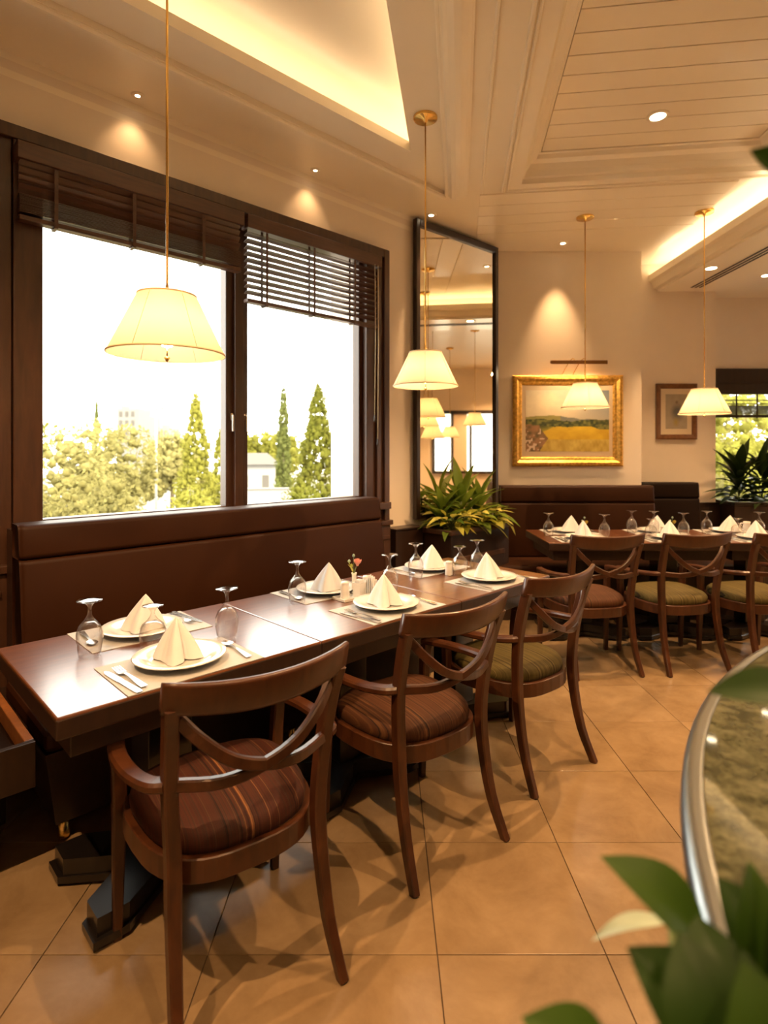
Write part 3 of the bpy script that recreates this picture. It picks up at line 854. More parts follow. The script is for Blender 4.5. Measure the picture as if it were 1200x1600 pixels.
def landscape(u, v):
    n = fbm(u * 9, v * 9, 3); f = vnoise(u * 40, v * 34, 17)
    far = .545 + .035 * math.sin(u * 5.2 + .4) + .02 * vnoise(u * 12, 0, 9)
    if v > far:                                          # sky: pale cloud on one side, grey blue on the other
        c = mixc((.50, .42, .30), (.17, .20, .22), (v - far) * 1.2 + (u - .45) * .9)
        cl = max(0, 1.2 - 3.0 * math.hypot((u - .27) * .75, v - .78)) * (.45 + .8 * n)
        return mixc(c, (.74, .62, .42), cl)
    mid = .50 + .015 * math.sin(u * 9) + .02 * vnoise(u * 18, 2, 4)
    if v > mid: return mixc((.13, .15, .16), (.24, .22, .15), n) if u > .42 else mixc((.20, .19, .06), (.36, .30, .09), n)
    edge = .44 - .05 * math.sin(u * 3.1) + .02 * vnoise(u * 20, 1, 5)
    if v > edge:                                         # hedges and trees along the field
        d = vnoise(u * 34, v * 30, 6)
        return mixc((.020, .035, .012), (.17, .17, .04), d * d * 1.3)
    if u > .70 + .25 * (.45 - v) / .12 and v > .36: return mixc((.03, .045, .015), (.20, .19, .05), f)
    if u < .23 - .45 * abs(v - .20) + .07 * n:           # flowering shrub
        if f > .74: return (.55, .40, .30)
        return mixc((.07, .06, .02), (.30, .15, .07), vnoise(u * 22, v * 20, 12))
    k = v - (.20 + .58 * u) + .05 * (n - .5)
    if k > 0: return mixc(mixc((.30, .25, .03), (.16, .15, .025), k * 14), (.035, .055, .012), k * 8 * (.4 + n))
    if v < .20: return mixc((.30, .19, .02), (.58, .43, .10), fbm(u * 22, v * 9, 14))
    return mixc((.44, .27, .012), (.66, .45, .03), n * 1.1 + (v - .30) * 1.2 - .1)
pc = thing('landscape_painting', 'landscape painting of golden fields in a wide gilt frame on the back wall', 'painting', (1.705, BY - .001, 1.69))
pw_, ph_ = 1.022, .845
frame_parts(pc, pw_, ph_, [(0, 0), (0, .035), (.012, .045), (.035, .048), (.05, .036), (.058, .028), (.075, .026), (.085, .020), (.090, .012)], M_goldframe)
MB().box(-pw_ / 2 + .085, pw_ / 2 - .085, -.012, -.004, -ph_ / 2 + .085, ph_ / 2 - .085).obj('mat_board', simple('mat_board', (.52, .39, .25), .8), pc)
canvas(pc, .775, .570, .0135, 140, 104, landscape)
def printfig(u, v):
    n = fbm(u * 6, v * 8, 21)
    c = mixc((.46, .40, .30), (.56, .50, .40), n)
    d = math.hypot((u - .55) / .32, (v - .47) / .27)
    c = mixc(c, (.17, .18, .18), (1.15 - d) * (.8 + n))
    d = math.hypot((u - .48) / .16, (v - .20) / .16)
    c = mixc(c, (.50, .40, .12), 1.1 - d)
    d = math.hypot((u - .52) / .07, (v - .77) / .05)
    return tuple(.72 * x for x in mixc(c, (.22, .16, .11), 1.2 - d))
p3 = thing('framed_print', 'small framed print with cream mount on the recessed wall by the garden window', 'print', (2.912, 5.749, 1.802))
M_pf = wood('print_frame_wood', (.10, .038, .012), (.20, .085, .03), (8, 8, 8), .35, .3)
frame_parts(p3, .405, .555, [(0, 0), (0, .024), (.014, .028), (.042, .020), (.050, .010)], M_pf)
MB().box(-.155, .155, -.010, -.003, -.23, .23).obj('mat_board', simple('mount_board', (.70, .60, .45), .8), p3)
canvas(p3, .215, .345, .0115, 30, 44, printfig, 'print')
# picture lamp
plm_ = thing('picture_lamp', 'slim brass picture lamp on curved arms above the landscape painting', 'lamp', (1.765, BY, 2.215))
hood = [(-.019, -.019), (-.016, -.019), (-.014, .006), (.010, .006), (.012, -.008), (.015, -.008), (.015, .004), (.009, .014), (-.009, .016), (-.017, .010)]
MB().sweep([(.255, -.15, 0), (-.255, -.15, 0)], hood).obj('hood', simple('bronze', (.16, .075, .025), .4, .8), plm_)
for x in (-.07, .03):
    MB().tube(cr([(x - .045, -.01, -.115), (x - .03, -.05, -.06), (x, -.10, .01), (x + .02, -.14, .035), (x + .035, -.15, .012)], 4), .004, 6).obj('arm', M_brass, plm_)
MB().add([(-.235, -.162, .0045), (.235, -.162, .0045), (.235, -.142, .0045), (-.235, -.142, .0045)], [(0, 3, 2, 1)]).obj('lamp_strip', emit('picture_lamp_strip', (1, .70, .38), 75), plm_)
# ================================================================== TABLEWARE
def disc_plate():
    pr = [(0, .006), (.085, .006), (.098, .010), (.112, .017), (.140, .021), (.1425, .0225), (.140, .0245), (.110, .021), (.094, .013), (.082, .0095), (0, .0095)]
    return MB().lathe([(0, 0), (.07, 0), (.075, .004), (.098, .007)] + pr[3:], 40).mesh('plate', M_china)
def gob(h, rb, rf, hs):
    """goblet standing upside down on its rim"""
    ht = h - hs                                     # bowl height
    o = [(rb * .80, 0), (rb * .90, ht * .22), (rb, ht * .48), (rb * .97, ht * .66), (rb * .78, ht * .84), (rb * .42, ht * .97), (.0075, ht + .012), (.0055, ht + hs * .45), (.006, h - .022), (.012, h - .012), (rf * .6, h - .005), (rf, h - .0025), (rf, h), (rf * .5, h - .0005), (0, h - .001)]
    i = [(0, ht * .93), (rb * .36, ht * .93), (rb * .74, ht * .81), (rb * .94, ht * .64), (rb * .97, ht * .48), (rb * .87, ht * .22), (rb * .775, 0)]
    return MB().lathe(i + o, 28).mesh('goblet', M_goblet)
G_tall = gob(.182, .041, .039, .062); G_short = gob(.150, .044, .034, .046)
def napkin_mesh():
    mb = MB(); n = 48; m = 12; H = .128
    tips = [(-2.2, 1.0), (-.95, 1.0), (.6, .95), (2.3, .95)]
    def base(a):
        r = .052
        for t, w in tips:
            d = (a - t + math.pi) % (2 * math.pi) - math.pi
            r += .034 * w * max(0, 1 - abs(d) / .62)
        d = (a + 1.57 + math.pi) % (2 * math.pi) - math.pi
        r -= .016 * max(0, 1 - abs(d) / .20)          # the open front fold
        return r
    def f(u, v):
        a = u * 2 * math.pi; t = v
        r = base(a) * ((1 - t) ** .86) * (1 + .10 * math.sin(math.pi * t)) + .002 * (1 - t)
        z = H * t + .004 * (1 - t) * (1 + math.sin(3 * a)) * .5
        return Vector((r * math.cos(a), r * math.sin(a) * .88 + .012 * t, z))
    mb.grid(f, n, m, True, True)
    return mb.mesh('napkin', M_napkin)
NAP = napkin_mesh(); PLATE = disc_plate()
MATM = MB().box(-.213, .213, -.14, .14, 0, .0025).mesh('placemat', M_mat)
def strip(pts):                                     # flat handle: (y, half width, z)
    mb = MB(); vs = []; fs = []
    for y, w, z in pts: vs += [(-w, y, z), (w, y, z), (w, y, z + .0022), (-w, y, z + .0022)]
    for i in range(len(pts) - 1):
        for q in range(4): fs.append((i * 4 + q, i * 4 + (q + 1) % 4, i * 4 + 4 + (q + 1) % 4, i * 4 + 4 + q))
    fs += [(3, 2, 1, 0), tuple(len(vs) - 4 + q for q in range(4))]
    mb.add(vs, fs); return mb
def fork_mesh():
    mb = strip([(-.095, .0095, .004), (-.06, .0085, .005), (0, .004, .008), (.03, .0042, .007), (.042, .012, .004), (.055, .0125, .003)])
    for x in (-.0105, -.0035, .0035, .0105):
        mb.add([(x - .002, .054, .003), (x + .002, .054, .003), (x + .002, .054, .0055), (x - .002, .054, .0055), (x - .0012, .098, .009), (x + .0012, .098, .009), (x + .0012, .098, .0105), (x - .0012, .098, .0105)],
               [(0, 1, 5, 4), (1, 2, 6, 5), (2, 3, 7, 6), (3, 0, 4, 7), (4, 5, 6, 7)])
    return mb.mesh('fork', M_steel)
def knife_mesh():
    return strip([(-.11, .0085, .002), (-.09, .0095, .002), (.0, .008, .002), (.008, .0095, .002), (.06, .0095, .002), (.09, .008, .002), (.108, .003, .002)]).mesh('knife', M_steel)
def spoon_mesh():
    mb = strip([(-.095, .0095, .004), (-.06, .0085, .005), (0, .004, .007), (.045, .0045, .005)])
    def f(u, v):
        a = u * 2 * math.pi; r = v
        return Vector((.0185 * r * math.cos(a), .066 + .028 * r * math.sin(a), .002 + .0065 * r * r))
    mb.grid(f, 18, 6, True, True)
    return mb.mesh('spoon', M_steel)
FORK, KNIFE, SPOON = fork_mesh(), knife_mesh(), spoon_mesh()
G_ = dict(placemat='linen placemats', plate='dinner plates', napkin='folded napkins', fork='forks', knife='knives', spoon='spoons', goblet='upturned goblets')
def ware(me, name, cat, label, p, rz, z):
    return link(name, me, None, (p.x, p.y, z), rz, label, cat, G_[name])
TZ = .7502
def setting(p, rz, where, jit=0.0, spoon=True):
    """one place: mat, plate, napkin, fork and knife one side, spoon the other"""
    Q = Matrix.Rotation(rz, 3, 'Z')
    off = lambda x, y: p + Q @ Vector((x, y, 0))
    ware(MATM, 'placemat', 'placemat', 'cream placemat under the plate ' + where, p, rz, TZ)
    ware(PLATE, 'plate', 'plate', 'white plate under the napkin ' + where, off(.005, .02), rz, TZ + .0028)
    ware(NAP, 'napkin', 'napkin', 'white napkin folded to a peak ' + where, off(.0, .02), rz + jit, TZ + .0128)
    ware(FORK, 'fork', 'fork', 'steel fork beside the plate ' + where, off(-.165, -.02), rz + .05, TZ + .0026)
    ware(KNIFE, 'knife', 'knife', 'steel knife beside the plate ' + where, off(-.192, -.03), rz + .09, TZ + .0026)
    if spoon: ware(SPOON, 'spoon', 'spoon', 'steel spoon beside the plate ' + where, off(.180, -.02), rz - .08, TZ + .0026)
cs = ['on the chair side under the big lamp', 'on the chair side by the pink flower', 'on the chair side at the planter end']
bs_ = ['on the bench side under the big lamp', 'on the bench side by the pink flower', 'on the bench side at the planter end']
sn = [.80, 1.712, 2.455]; sf = [.84, 1.70, 2.437]
for i in range(3):
    setting(W(sn[i], 1.742), AX, cs[i], [.1, -.2, .15][i])
    setting(W(sf[i], 2.163), AX + math.pi, bs_[i], [.3, .1, -.1][i])
cr_ = ['on the chair side, corner end of back table', 'on the chair side, middle of back table', 'on the chair side, counter end of back table']
br_ = ['on the bench side, corner end of back table', 'on the bench side, middle of back table', 'on the bench side, recess end of back table']
for i, x in enumerate((1.50, 2.15, 2.80)):
    setting(Vector((x, 4.305, 0)), 0, cr_[i], .1 * i)
for i, x in enumerate((1.515, 2.21, 2.80)):
    setting(Vector((x, 4.695, 0)), math.pi, br_[i], .2)
def goblet(me, p, label): return ware(me, 'goblet', 'goblet', label, p, rnd.random() * 6, TZ)
goblet(G_tall, W(.615, 2.012), 'tall upturned goblet alone at the free end of the window table')
goblet(G_tall, W(1.017, 1.850), 'tall upturned goblet by the seam between the first two window tables')
goblet(G_short, W(.785, 1.925), 'short upturned goblet between the two napkins under the big lamp')
goblet(G_tall, W(1.480, 2.075), 'tall upturned goblet before the white condiment stand on the bench side')
goblet(G_tall, W(1.890, 1.915), 'tall upturned goblet just behind the napkin beside the pink flower')
goblet(G_tall, W(2.210, 2.045), 'tall upturned goblet before the bench side napkin at the planter end')
goblet(G_tall, W(2.530, 1.890), 'tall upturned goblet behind the chair side napkin at the planter end')
goblet(G_short, W(2.450, 1.945), 'short upturned goblet beside the salt shaker at the planter end')
for (x, y, me, lb) in (
    (1.276, 4.47, G_tall, 'tall upturned goblet at the corner end of the back table'),
    (1.672, 4.37, G_tall, 'upturned goblet between the two napkins before the landscape painting'),
    (1.995, 4.64, G_tall, 'upturned goblet on the back table below the end of the gilt frame'),
    (2.155, 4.60, G_tall, 'upturned goblet behind the middle bench side napkin of the back table'),
    (2.02, 4.36, G_short, 'short upturned goblet beside the middle chair side napkin of the back table'),
    (2.325, 4.47, G_tall, 'upturned goblet on the back table below the small framed print'),
    (2.577, 4.60, G_tall, 'upturned goblet on the back table below the edge of the recessed wall'),
    (2.700, 4.40, G_short, 'short upturned goblet at the back table end by the counter'),
    (2.945, 4.52, G_tall, 'tall upturned goblet at the back table end by the window planter')):
    goblet(me, Vector((x, y, 0)), lb)

# condiment stand with flower
def shaker(name, label, p, rz, mat=None):
    mb = MB().lathe([(0, 0), (.021, 0), (.022, .003), (.018, .055), (.017, .066), (.0185, .068), (.016, .074), (.006, .077), (0, .077)], 20)
    o = mb.obj(name, mat or M_china, None, loc=(p.x, p.y, p.z), rz=rz, label=label, cat='shaker', group='white shakers')
    h = MB()
    for k in range(5): h.lathe([(0, .0776), (.0014, .0776), (0, .0782)], 6, (.007 * math.cos(k * 1.26), .007 * math.sin(k * 1.26), -.001))
    h.obj('shaker_holes', M_black, o, kind='stuff')
    return o
cz = TZ
def S(s, n, z=cz): return W(s, n, z)
tr = thing('condiment_tray', 'small white china tray holding the shakers beside the pink flower', 'tray', S(1.745, 1.975), AX)
MB().box(-.115, .105, -.045, .045, 0, .006, .002).obj('plate', M_china, tr)
mb = MB()
for a in ((-.115, .105, -.045, -.040), (-.115, .105, .040, .045), (-.115, -.110, -.04, .04), (.10, .105, -.04, .04)): mb.box(*a, .006, .012)
mb.obj('rim', M_china, tr)
shaker('salt_shaker', 'white shaker on the condiment tray, at the window lamp side', S(1.665, 1.972, cz + .006), 0)
shaker('pepper_shaker', 'white shaker on the condiment tray, behind the sugar holder', S(1.815, 1.995, cz + .006), 0)
sg = thing('sugar_holder', 'white square china holder filled with sachets on the condiment tray', 'holder', S(1.740, 1.960, cz + .006), AX + .2)
mb = MB(); o_ = [(-.024, -.024), (.024, -.024), (.024, .024), (-.024, .024)]
vs = [(x * .78, y * .78, 0) for x, y in o_] + [(x, y, .062) for x, y in o_] + [(x * .9, y * .9, .062) for x, y in o_] + [(x * .7, y * .7, .006) for x, y in o_]
fs = [(3, 2, 1, 0)] + [(a, (a + 1) % 4, 4 + (a + 1) % 4, 4 + a) for a in range(4)] + [(4 + a, 4 + (a + 1) % 4, 8 + (a + 1) % 4, 8 + a) for a in range(4)] + [(8 + a, 8 + (a + 1) % 4, 12 + (a + 1) % 4, 12 + a) for a in range(4)] + [(12, 13, 14, 15)]
mb.add(vs, fs).obj('pot', M_china, sg)
for k in range(4):
    link('sachet', MB().box(-.016, .016, -.0015, .0015, .008, .074).mesh('sachet', M_napkin), sg, (0, -.012 + .008 * k, 0))
nh = thing('napkin_holder', 'white china stand with folded paper napkins at the end of the condiment tray', 'holder', S(1.800, 1.945, cz + .006), AX + .4)
MB().box(-.022, .022, -.02, -.015, 0, .066, .002).box(-.022, .022, .015, .02, 0, .066, .002).box(-.022, .022, -.02, .02, 0, .005).obj('stand', M_china, nh)
for k in range(3): link('paper_napkin', MB().box(-.019, .019, -.002, .002, .005, .078 + .004 * k).mesh('paper_napkin', M_napkin), nh, (0, -.009 + .009 * k, 0))
M_vase = simple('vase_frosted', (.62, .64, .58), .25, trans=.4)
def bud_vase(label, p, h=.095, mat=None, petal=(.72, .30, .24), big=True, grp='bud vases'):
    v = thing('bud_vase', label, 'vase', p, .3, grp)
    MB().lathe([(0, 0), (.015, 0), (.016, .004), (.011, .02), (.0105, h - .01), (.0135, h), (.0115, h), (.009, h - .012), (.009, .02), (0, .012)], 16).obj('glass', mat or M_vase, v)
    MB().tube([(0, 0, .015), (.001, 0, h), (.012, 0, h + .03)], .0022, 6, (0, 1, 0)).tube([(0, .002, .015), (-.003, 0, h), (-.022, 0, h + .05)], .0018, 6, (0, 1, 0)).tube([(0, -.002, .02), (0, 0, h), (-.002, .002, h + .072)], .0014, 6, (0, 1, 0)).obj('stem', M_stem, v)
    mp = simple('petal', petal, .7)
    f = link('flower', MB().lathe([(0, 0), (.006, .004), (.008, .01), (.004, .014), (0, .015)], 10).mesh('flower_heart', mp), v, (.016, 0, h + .028))
    pm = MB().grid(lambda a, b: Vector(((a - .5) * .020 * math.sin(math.pi * (.15 + .8 * b)), .018 * b, .004 + .012 * b * b + .004 * (a - .5) ** 2 * 4)), 5, 5).mesh('petal', mp)
    for k in range(9):
        q = link('petal', pm, f, (0, 0, .002)); q.scale = (1.35, 1.35, 1.35) if big else (1, 1, 1); q.rotation_euler = (.5 - .35 * (k % 2), 0, k * .70)
    lf_ = MB().grid(lambda a, b: Vector(((a - .5) * .012 * math.sin(math.pi * (.1 + .85 * b)), .034 * b, .010 * b - .010 * b * b)), 3, 6).mesh('leaf', M_leafB)
    for k, (zz, rz_) in enumerate(((h + .004, 2.4), (h + .012, 1.2), (h + .02, 2.9), (h + .03, 1.9))):
        q = link('leaf', lf_, v, (-.006 - .003 * k, 0, zz)); q.rotation_euler = (.9, 0, rz_)
    bm_ = MB().lathe([(0, 0), (.006, .004), (.007, .010), (.003, .016), (0, .017)], 8).mesh('bud', M_leafP)
    for x, z in ((-.023, h + .046), (-.002, h + .070)): link('bud', bm_, v, (x, 0, z))
    return v
bud_vase('slim bud vase with one pink flower on the window table', S(1.757, 2.015, cz + .006))
shaker('salt_shaker', 'white shaker beside the short goblet at the planter end of the window table', S(2.395, 1.975), 0)
M_yel = (.55, .42, .06)
bud_vase('tiny bud vase with yellow flower at the corner end of the back table', Vector((1.575, 4.52, TZ)), .06, None, M_yel, False)
bud_vase('tiny bud vase with green yellow bloom in the middle of the back table', Vector((2.27, 4.53, TZ)), .06, None, M_yel, False)
shaker('salt_shaker', 'white shaker in the middle of the back table beside the yellow bloom', Vector((2.18, 4.50, TZ)), 0)
jg = thing('milk_jug', 'small white handled jug on the back table by the window planter', 'jug', (2.885, 4.58, TZ), 0)
MB().lathe([(0, 0), (.026, 0), (.032, .02), (.030, .06), (.024, .085), (.027, .10), (.024, .10), (.020, .085), (.026, .06), (0, .01)], 20).obj('body', M_china, jg)
MB().tube(cr([(-.024, 0, .085), (-.050, 0, .085), (-.054, 0, .05), (-.030, 0, .025)], 4), .005, 8, (0, 1, 0)).obj('handle', M_china, jg)

# ================================================================== LAMPS
def pendant(label, x, y, zb, zc, canopy=True):
    t = thing('pendant_lamp', label, 'lamp', (x, y, zb), rnd.random() * 3, 'brass pendant lamps with cream shades')
    r0, r1, h = .183, .092, .190
    mb = MB(); n = 48
    mb.lathe([(r0, 0), (r0 + (r1 - r0) * .5, h * .5), (r1, h)], n)
    mb.obj('lamp_shade', M_shade, t)
    MB().lathe([(r0 - .001, -.002), (r0 + .0016, -.002), (r0 + .0016, .004), (r0 - .001, .004), (r0 - .001, -.002)], n).obj('shade_binding', M_cord, t)
    MB().lathe([(r1 - .001, h - .003), (r1 + .0014, h - .003), (r1 + .0014, h + .003), (r1 - .001, h + .003), (r1 - .001, h - .003)], n).obj('shade_binding', M_cord, t)
    sm = MB()
    for k in range(6):
        a = 2 * math.pi * k / 6
        c, s = math.cos(a), math.sin(a)
        sm.tube([((r0 + .0005) * c, (r0 + .0005) * s, 0), ((r1 + .0005) * c, (r1 + .0005) * s, h)], .0011, 5)
    sm.obj('seam', M_cord, t)
    sp = MB()
    for k in range(3):
        a = 2 * math.pi * k / 3 + .4
        sp.tube([(0, 0, h - .012), (r1 * math.cos(a), r1 * math.sin(a), h - .004)], .0016, 5)
    sp.tube([(0, 0, h - .02), (0, 0, h + .035)], .006, 8, (0, 1, 0))
    sp.obj('spider', M_brass, t)
    MB().lathe([(0, .085), (.015, .085), (.015, .135), (.010, .15), (0, .15)], 14).tube([(0, 0, .15), (0, 0, h - .01)], .005, 8, (0, 1, 0)).obj('socket', M_brass, t)
    MB().lathe([(0, .020), (.016, .026), (.026, .045), (.026, .060), (.015, .084), (0, .085)], 16).obj('bulb', M_bulb, t)
    MB().tube([(0, 0, .022), (0, 0, -.008)], .0022, 6, (0, 1, 0)).lathe([(0, -.026), (.004, -.022), (.010, -.012), (.006, -.008), (0, -.006)], 12).obj('finial', M_brass, t)
    MB().tube([(0, 0, h + .03), (0, 0, zc - zb)], .0042, 8, (0, 1, 0)).obj('rod', M_brass, t)
    MB().lathe([(0, 0), (.010, 0), (.014, .014), (.066, .016), (.068, .020), (.068, .036), (0, .036)], 28, (0, 0, zc - zb - .036)).obj('canopy', M_brass, t)
    return t
L1 = Vector((-.708 + .0, 1.88, 0))
pendant('large cream pendant lamp hanging in front of the big window pane', L1.x, L1.y, 1.732, CZ + .235)
pendant('cream pendant lamp hanging before the tall mirror over the planter end', .234, 3.255, 1.780, CZ + .036)
pendant('cream pendant lamp hanging in front of the landscape painting', 1.592, 4.56, 1.755, CZ)
pendant('cream pendant lamp hanging beside the small framed print', 2.48, 4.46, 1.700, CZ)
pendant('cream pendant lamp beyond the dropped beam, reflected at the window side of the mirror', 4.50, 4.45, 1.60, CZ)
pendant('cream pendant lamp beyond the beam, reflected beside the mirror frame near the painting', 4.69, 5.09, 1.80, CZ)
pendant('small looking pendant lamp deep in the mirror, between the two bigger reflected ones', 6.24, 4.67, 1.65, CZ)

def downlight(label, x, y, z, power, target=None, size=1.05, blend=.55, r=.045, col=(1, .585, .27)):
    t = thing('downlight', label, 'lamp', (x, y, z), 0, 'recessed ceiling downlights')
    MB().lathe([(r, -.006), (r + .018, -.004), (r + .020, 0), (r + .016, .002), (r, .0), (r, -.006)], 26).obj('trim_ring', M_trim, t)
    MB().lathe([(0, -.0015), (r * .98, -.0015), (r * .98, .002), (0, .002)], 22).obj('lens', M_lens, t)
    if power:
        ld = bpy.data.lights.new('downlight_beam', 'SPOT'); ld.energy = power * P_SPOT; ld.color = col
        ld.spot_size = size; ld.spot_blend = blend; ld.shadow_soft_size = .02
        lo = bpy.data.objects.new('downlight_beam', ld); COL.objects.link(lo); lo.parent = t; lo.location = (0, 0, -.03)
        if target is not None:
            lo.rotation_euler = (Vector(target) - Vector((x, y, z - .03))).to_track_quat('-Z', 'Y').to_euler()
    return t
downlight('large bright downlight in the boarded ceiling recess', 1.645, 3.46, CZ + .1565, 160, (1.35, 3.1, 0), 1.7)
q = W(2.32, 3.05); downlight('small wall washer downlight above the narrow window pane', q.x, q.y, CZ, 2.6, W(2.32, 3.14, 2.3), 1.6, 1, .013)
q = W(1.165, 3.05); downlight('small wall washer downlight above the big lamp', q.x, q.y, CZ, 2.6, W(1.165, 3.14, 2.3), 1.6, 1, .013)
q = W(3.42, 3.0); downlight('small downlight above the mirror top at its window side', q.x, q.y, CZ, 70, W(3.7, 2.93, .8), .9, .6, .02)
downlight('small downlight at the wall above the landscape painting', 1.60, 5.15, CZ, 34, (1.60, 5.42, 1.8), .85, 1, .022)
downlight('small downlight in the ceiling between the mirror and the wall edge', 1.85, 4.62, CZ, 45, (1.9, 4.5, 0), 1.3, .6, .025)
downlight('downlight in the soffit of the dropped beam beside the air slot', 2.84, 5.0, 3.0, 45, (2.8, 4.8, 0), 1.4, .6)
downlight('downlight in the dropped beam nearer the counter', 2.92, 4.02, 3.0, 45, (2.7, 3.6, 0), 1.4, .6)
downlight('downlight in the far ceiling before the garden window', 4.05, 6.1, CZ, 30, (4.05, 6.0, 0), 1.4)
for i, (x, y) in enumerate(((4.6, 3.4), (6.6, 3.4), (7.8, 5.6))):
    downlight('downlight added to brighten the side dining room in the mirror, over %s' % ('its first aisle', 'the pillar', 'the far corner')[i], x, y, CZ, 190, (x, y, 0), 2.1)  # added so that this room shows bright in the mirror
# lamps over aisle and counter, then two unseen ones added as fill (their beams fall on the floor in view)
downlight('downlight in the strip between the two ceiling recesses, over the aisle', .345, 2.75, CZ - .002, 230, (.40, 2.3, 0), 2.0, .4, .03)
downlight('downlight in the boarded ceiling over the counter', 1.15, 1.55, CZ + .1565, 110, (1.0, 1.5, 0), 1.9, .4)
downlight('added fill downlight in the boarded ceiling behind the viewer', .95, -.4, CZ + .1565, 70, (.3, .4, 0), 2.0, .5)  # unseen lamp, added to lift the general light
downlight('added fill downlight in the ceiling at the bench end of the room', -1.2, .3, CZ + .234, 200, (-1.2, .8, 0), 2.0, .5)  # unseen lamp, added to brighten the floor on this side

# ================================================================== COUNTER
CC = Vector((1.945, .011, 0)); CR = 1.698
ct = thing('round_counter', 'round bar counter with polished green granite top and silver edge', 'counter', CC)
MB().lathe([(0, .950), (CR - .001, .950), (CR - .001, .905), (0, .905)], 160, smooth=False).obj('granite_top', M_granite, ct)
pr = [(CR - .002, .9512), (CR + .002, .9522), (CR + .006, .950), (CR + .010, .9502), (CR + .020, .946), (CR + .026, .937), (CR + .027, .926), (CR + .022, .914), (CR + .012, .907), (CR - .002, .905), (CR - .002, .9512)]
MB().lathe(pr, 160).obj('edge_trim', M_stainless, ct)
MB().lathe([(0, 0), (CR - .30, 0), (CR - .30, .10), (CR - .22, .12), (CR - .22, .889), (0, .889)], 120).obj('body', M_dark, ct)

# ================================================================== PLANTS
def leaf_mesh(L, Wd, droop, fold=.25, n=7, name='leaf', mat=None, tipp=1.0, wav=0.0):
    def f(u, v):
        w = Wd * (math.sin(math.pi * min(1, v * .97 + .02) ** .8)) ** tipp
        x = (u - .5) * w
        y = L * v; z = -droop * v * v * L + abs(u - .5) * 2 * w * fold + wav * math.sin(v * 9) * abs(u - .5) * w
        return Vector((x, y, z))
    return MB().grid(f, 5, n).mesh(name, mat)
def put_leaf(me, parent, loc, az, el, roll=0, sc=1.0):
    o = link('leaf', me, parent, loc)
    o.rotation_euler = (Matrix.Rotation(az, 3, 'Z') @ Matrix.Rotation(el, 3, 'X') @ Matrix.Rotation(roll, 3, 'Y')).to_euler()
    o.scale = (sc, sc, sc)
    return o
def rosette(label, name, loc, me_list, n, h0, h1, e0, e1, s0, s1, spread=.02, cat='plant', group=None, stems=True, seed=1, stemmat=None, limit=None, reach=.22):
    r = random.Random(seed)
    t = thing(name, label, cat, loc, 0, group)
    sm = MB(); any_ = False
    for k in range(n):
        f_ = k / max(1, n - 1)
        az = k * 2.4 + r.uniform(-.3, .3); z = h0 + (h1 - h0) * f_
        el = e0 + (e1 - e0) * f_ + r.uniform(-.15, .15)
        if limit:
            for q in range(12):
                tip = Vector(loc) + Vector((-math.sin(az), math.cos(az), 0)) * reach * math.cos(el)
                if limit(tip): break
                az += .55
        rr = spread * (1 - .4 * f_)
        p = Vector((-math.sin(az) * rr, math.cos(az) * rr, z))
        put_leaf(r.choice(me_list), t, p, az, el, r.uniform(-.3, .3), r.uniform(s0, s1))
        if stems and rr > .03: sm.tube([(0, 0, z * .35), tuple(p * .6 + Vector((0, 0, .01))), tuple(p)], .0025, 5); any_ = True
    sm.tube([(0, 0, -.01), (.004, 0, h1 * .5), (0, .003, h1 + .01)], .007, 6, (0, 1, 0))
    sm.obj('stem', stemmat or M_stem, t)
    return t
LFA = [leaf_mesh(.23, .070, .35, .2, 7, 'leaf', M_leafA), leaf_mesh(.19, .060, .6, .2, 7, 'leaf', M_leafA), leaf_mesh(.26, .062, .2, .25, 7, 'leaf', M_leafA)]
LFB = [leaf_mesh(.10, .060, .5, .15, 6, 'leaf', M_leafB, 1.2), leaf_mesh(.12, .062, .8, .15, 6, 'leaf', M_leafB, 1.2), leaf_mesh(.10, .058, .7, .15, 6, 'leaf', M_leafA, 1.2)]
LFC = [leaf_mesh(.30, .085, .45, .22, 7, 'leaf', M_leafC), leaf_mesh(.26, .075, .8, .22, 7, 'leaf', M_leafC), leaf_mesh(.33, .070, .25, .25, 7, 'leaf', M_leafC)]
for i, (s, n_, sz, lb) in enumerate(((3.47, 2.93, .85, 'upright green leafy plant at the window end of the planter box'), (3.72, 2.94, 1.15, 'tallest upright green plant in the middle of the planter box'), (3.98, 2.96, 1.0, 'upright green plant at the bench end of the planter box'))):
    rosette(lb, 'leafy_plant', W(s, n_, .79), LFA, 22, .03, .22 * sz, .5, 1.25, .8 * sz, 1.15 * sz, .035, group='green plants in the planter box', seed=11 + i, limit=lambda t: t.dot(N) < 3.0, reach=.31)
for i, (s, n_, lb) in enumerate(((3.46, 2.83, 'yellow leaved low plant at the front corner of the planter box'), (3.62, 2.83, 'yellow green low plant below the tallest plant in the planter box'), (3.80, 2.83, 'bright yellow variegated low plant in the middle of the planter front'), (3.97, 2.84, 'yellow leaved low plant near the bench end of the planter box'), (4.09, 2.88, 'pale yellow low plant at the bench end corner of the planter box'))):
    rosette(lb, 'variegated_plant', W(s, n_, .79), LFB, 20, .02, .12, -.1, .9, 1.0, 1.5, .07, group='variegated plants in the planter box', seed=31 + i)
rosette('green plant with yellow tips close to the mirror glass', 'variegated_plant', W(3.52, 2.96, .79), LFB, 20, .06, .24, .0, 1.0, .9, 1.3, .05, group='variegated plants in the planter box', seed=44, limit=lambda t: t.dot(N) < 3.07, reach=.13)
dl = ['dark broad leaved plant beside the recessed wall edge', 'dark broad leaved plant second from the recessed wall', 'dark broad leaved plant third from the recessed wall', 'dark broad leaved plant beyond the third one on the planter wall', 'dark broad leaved plant at the frame edge of the planter wall']
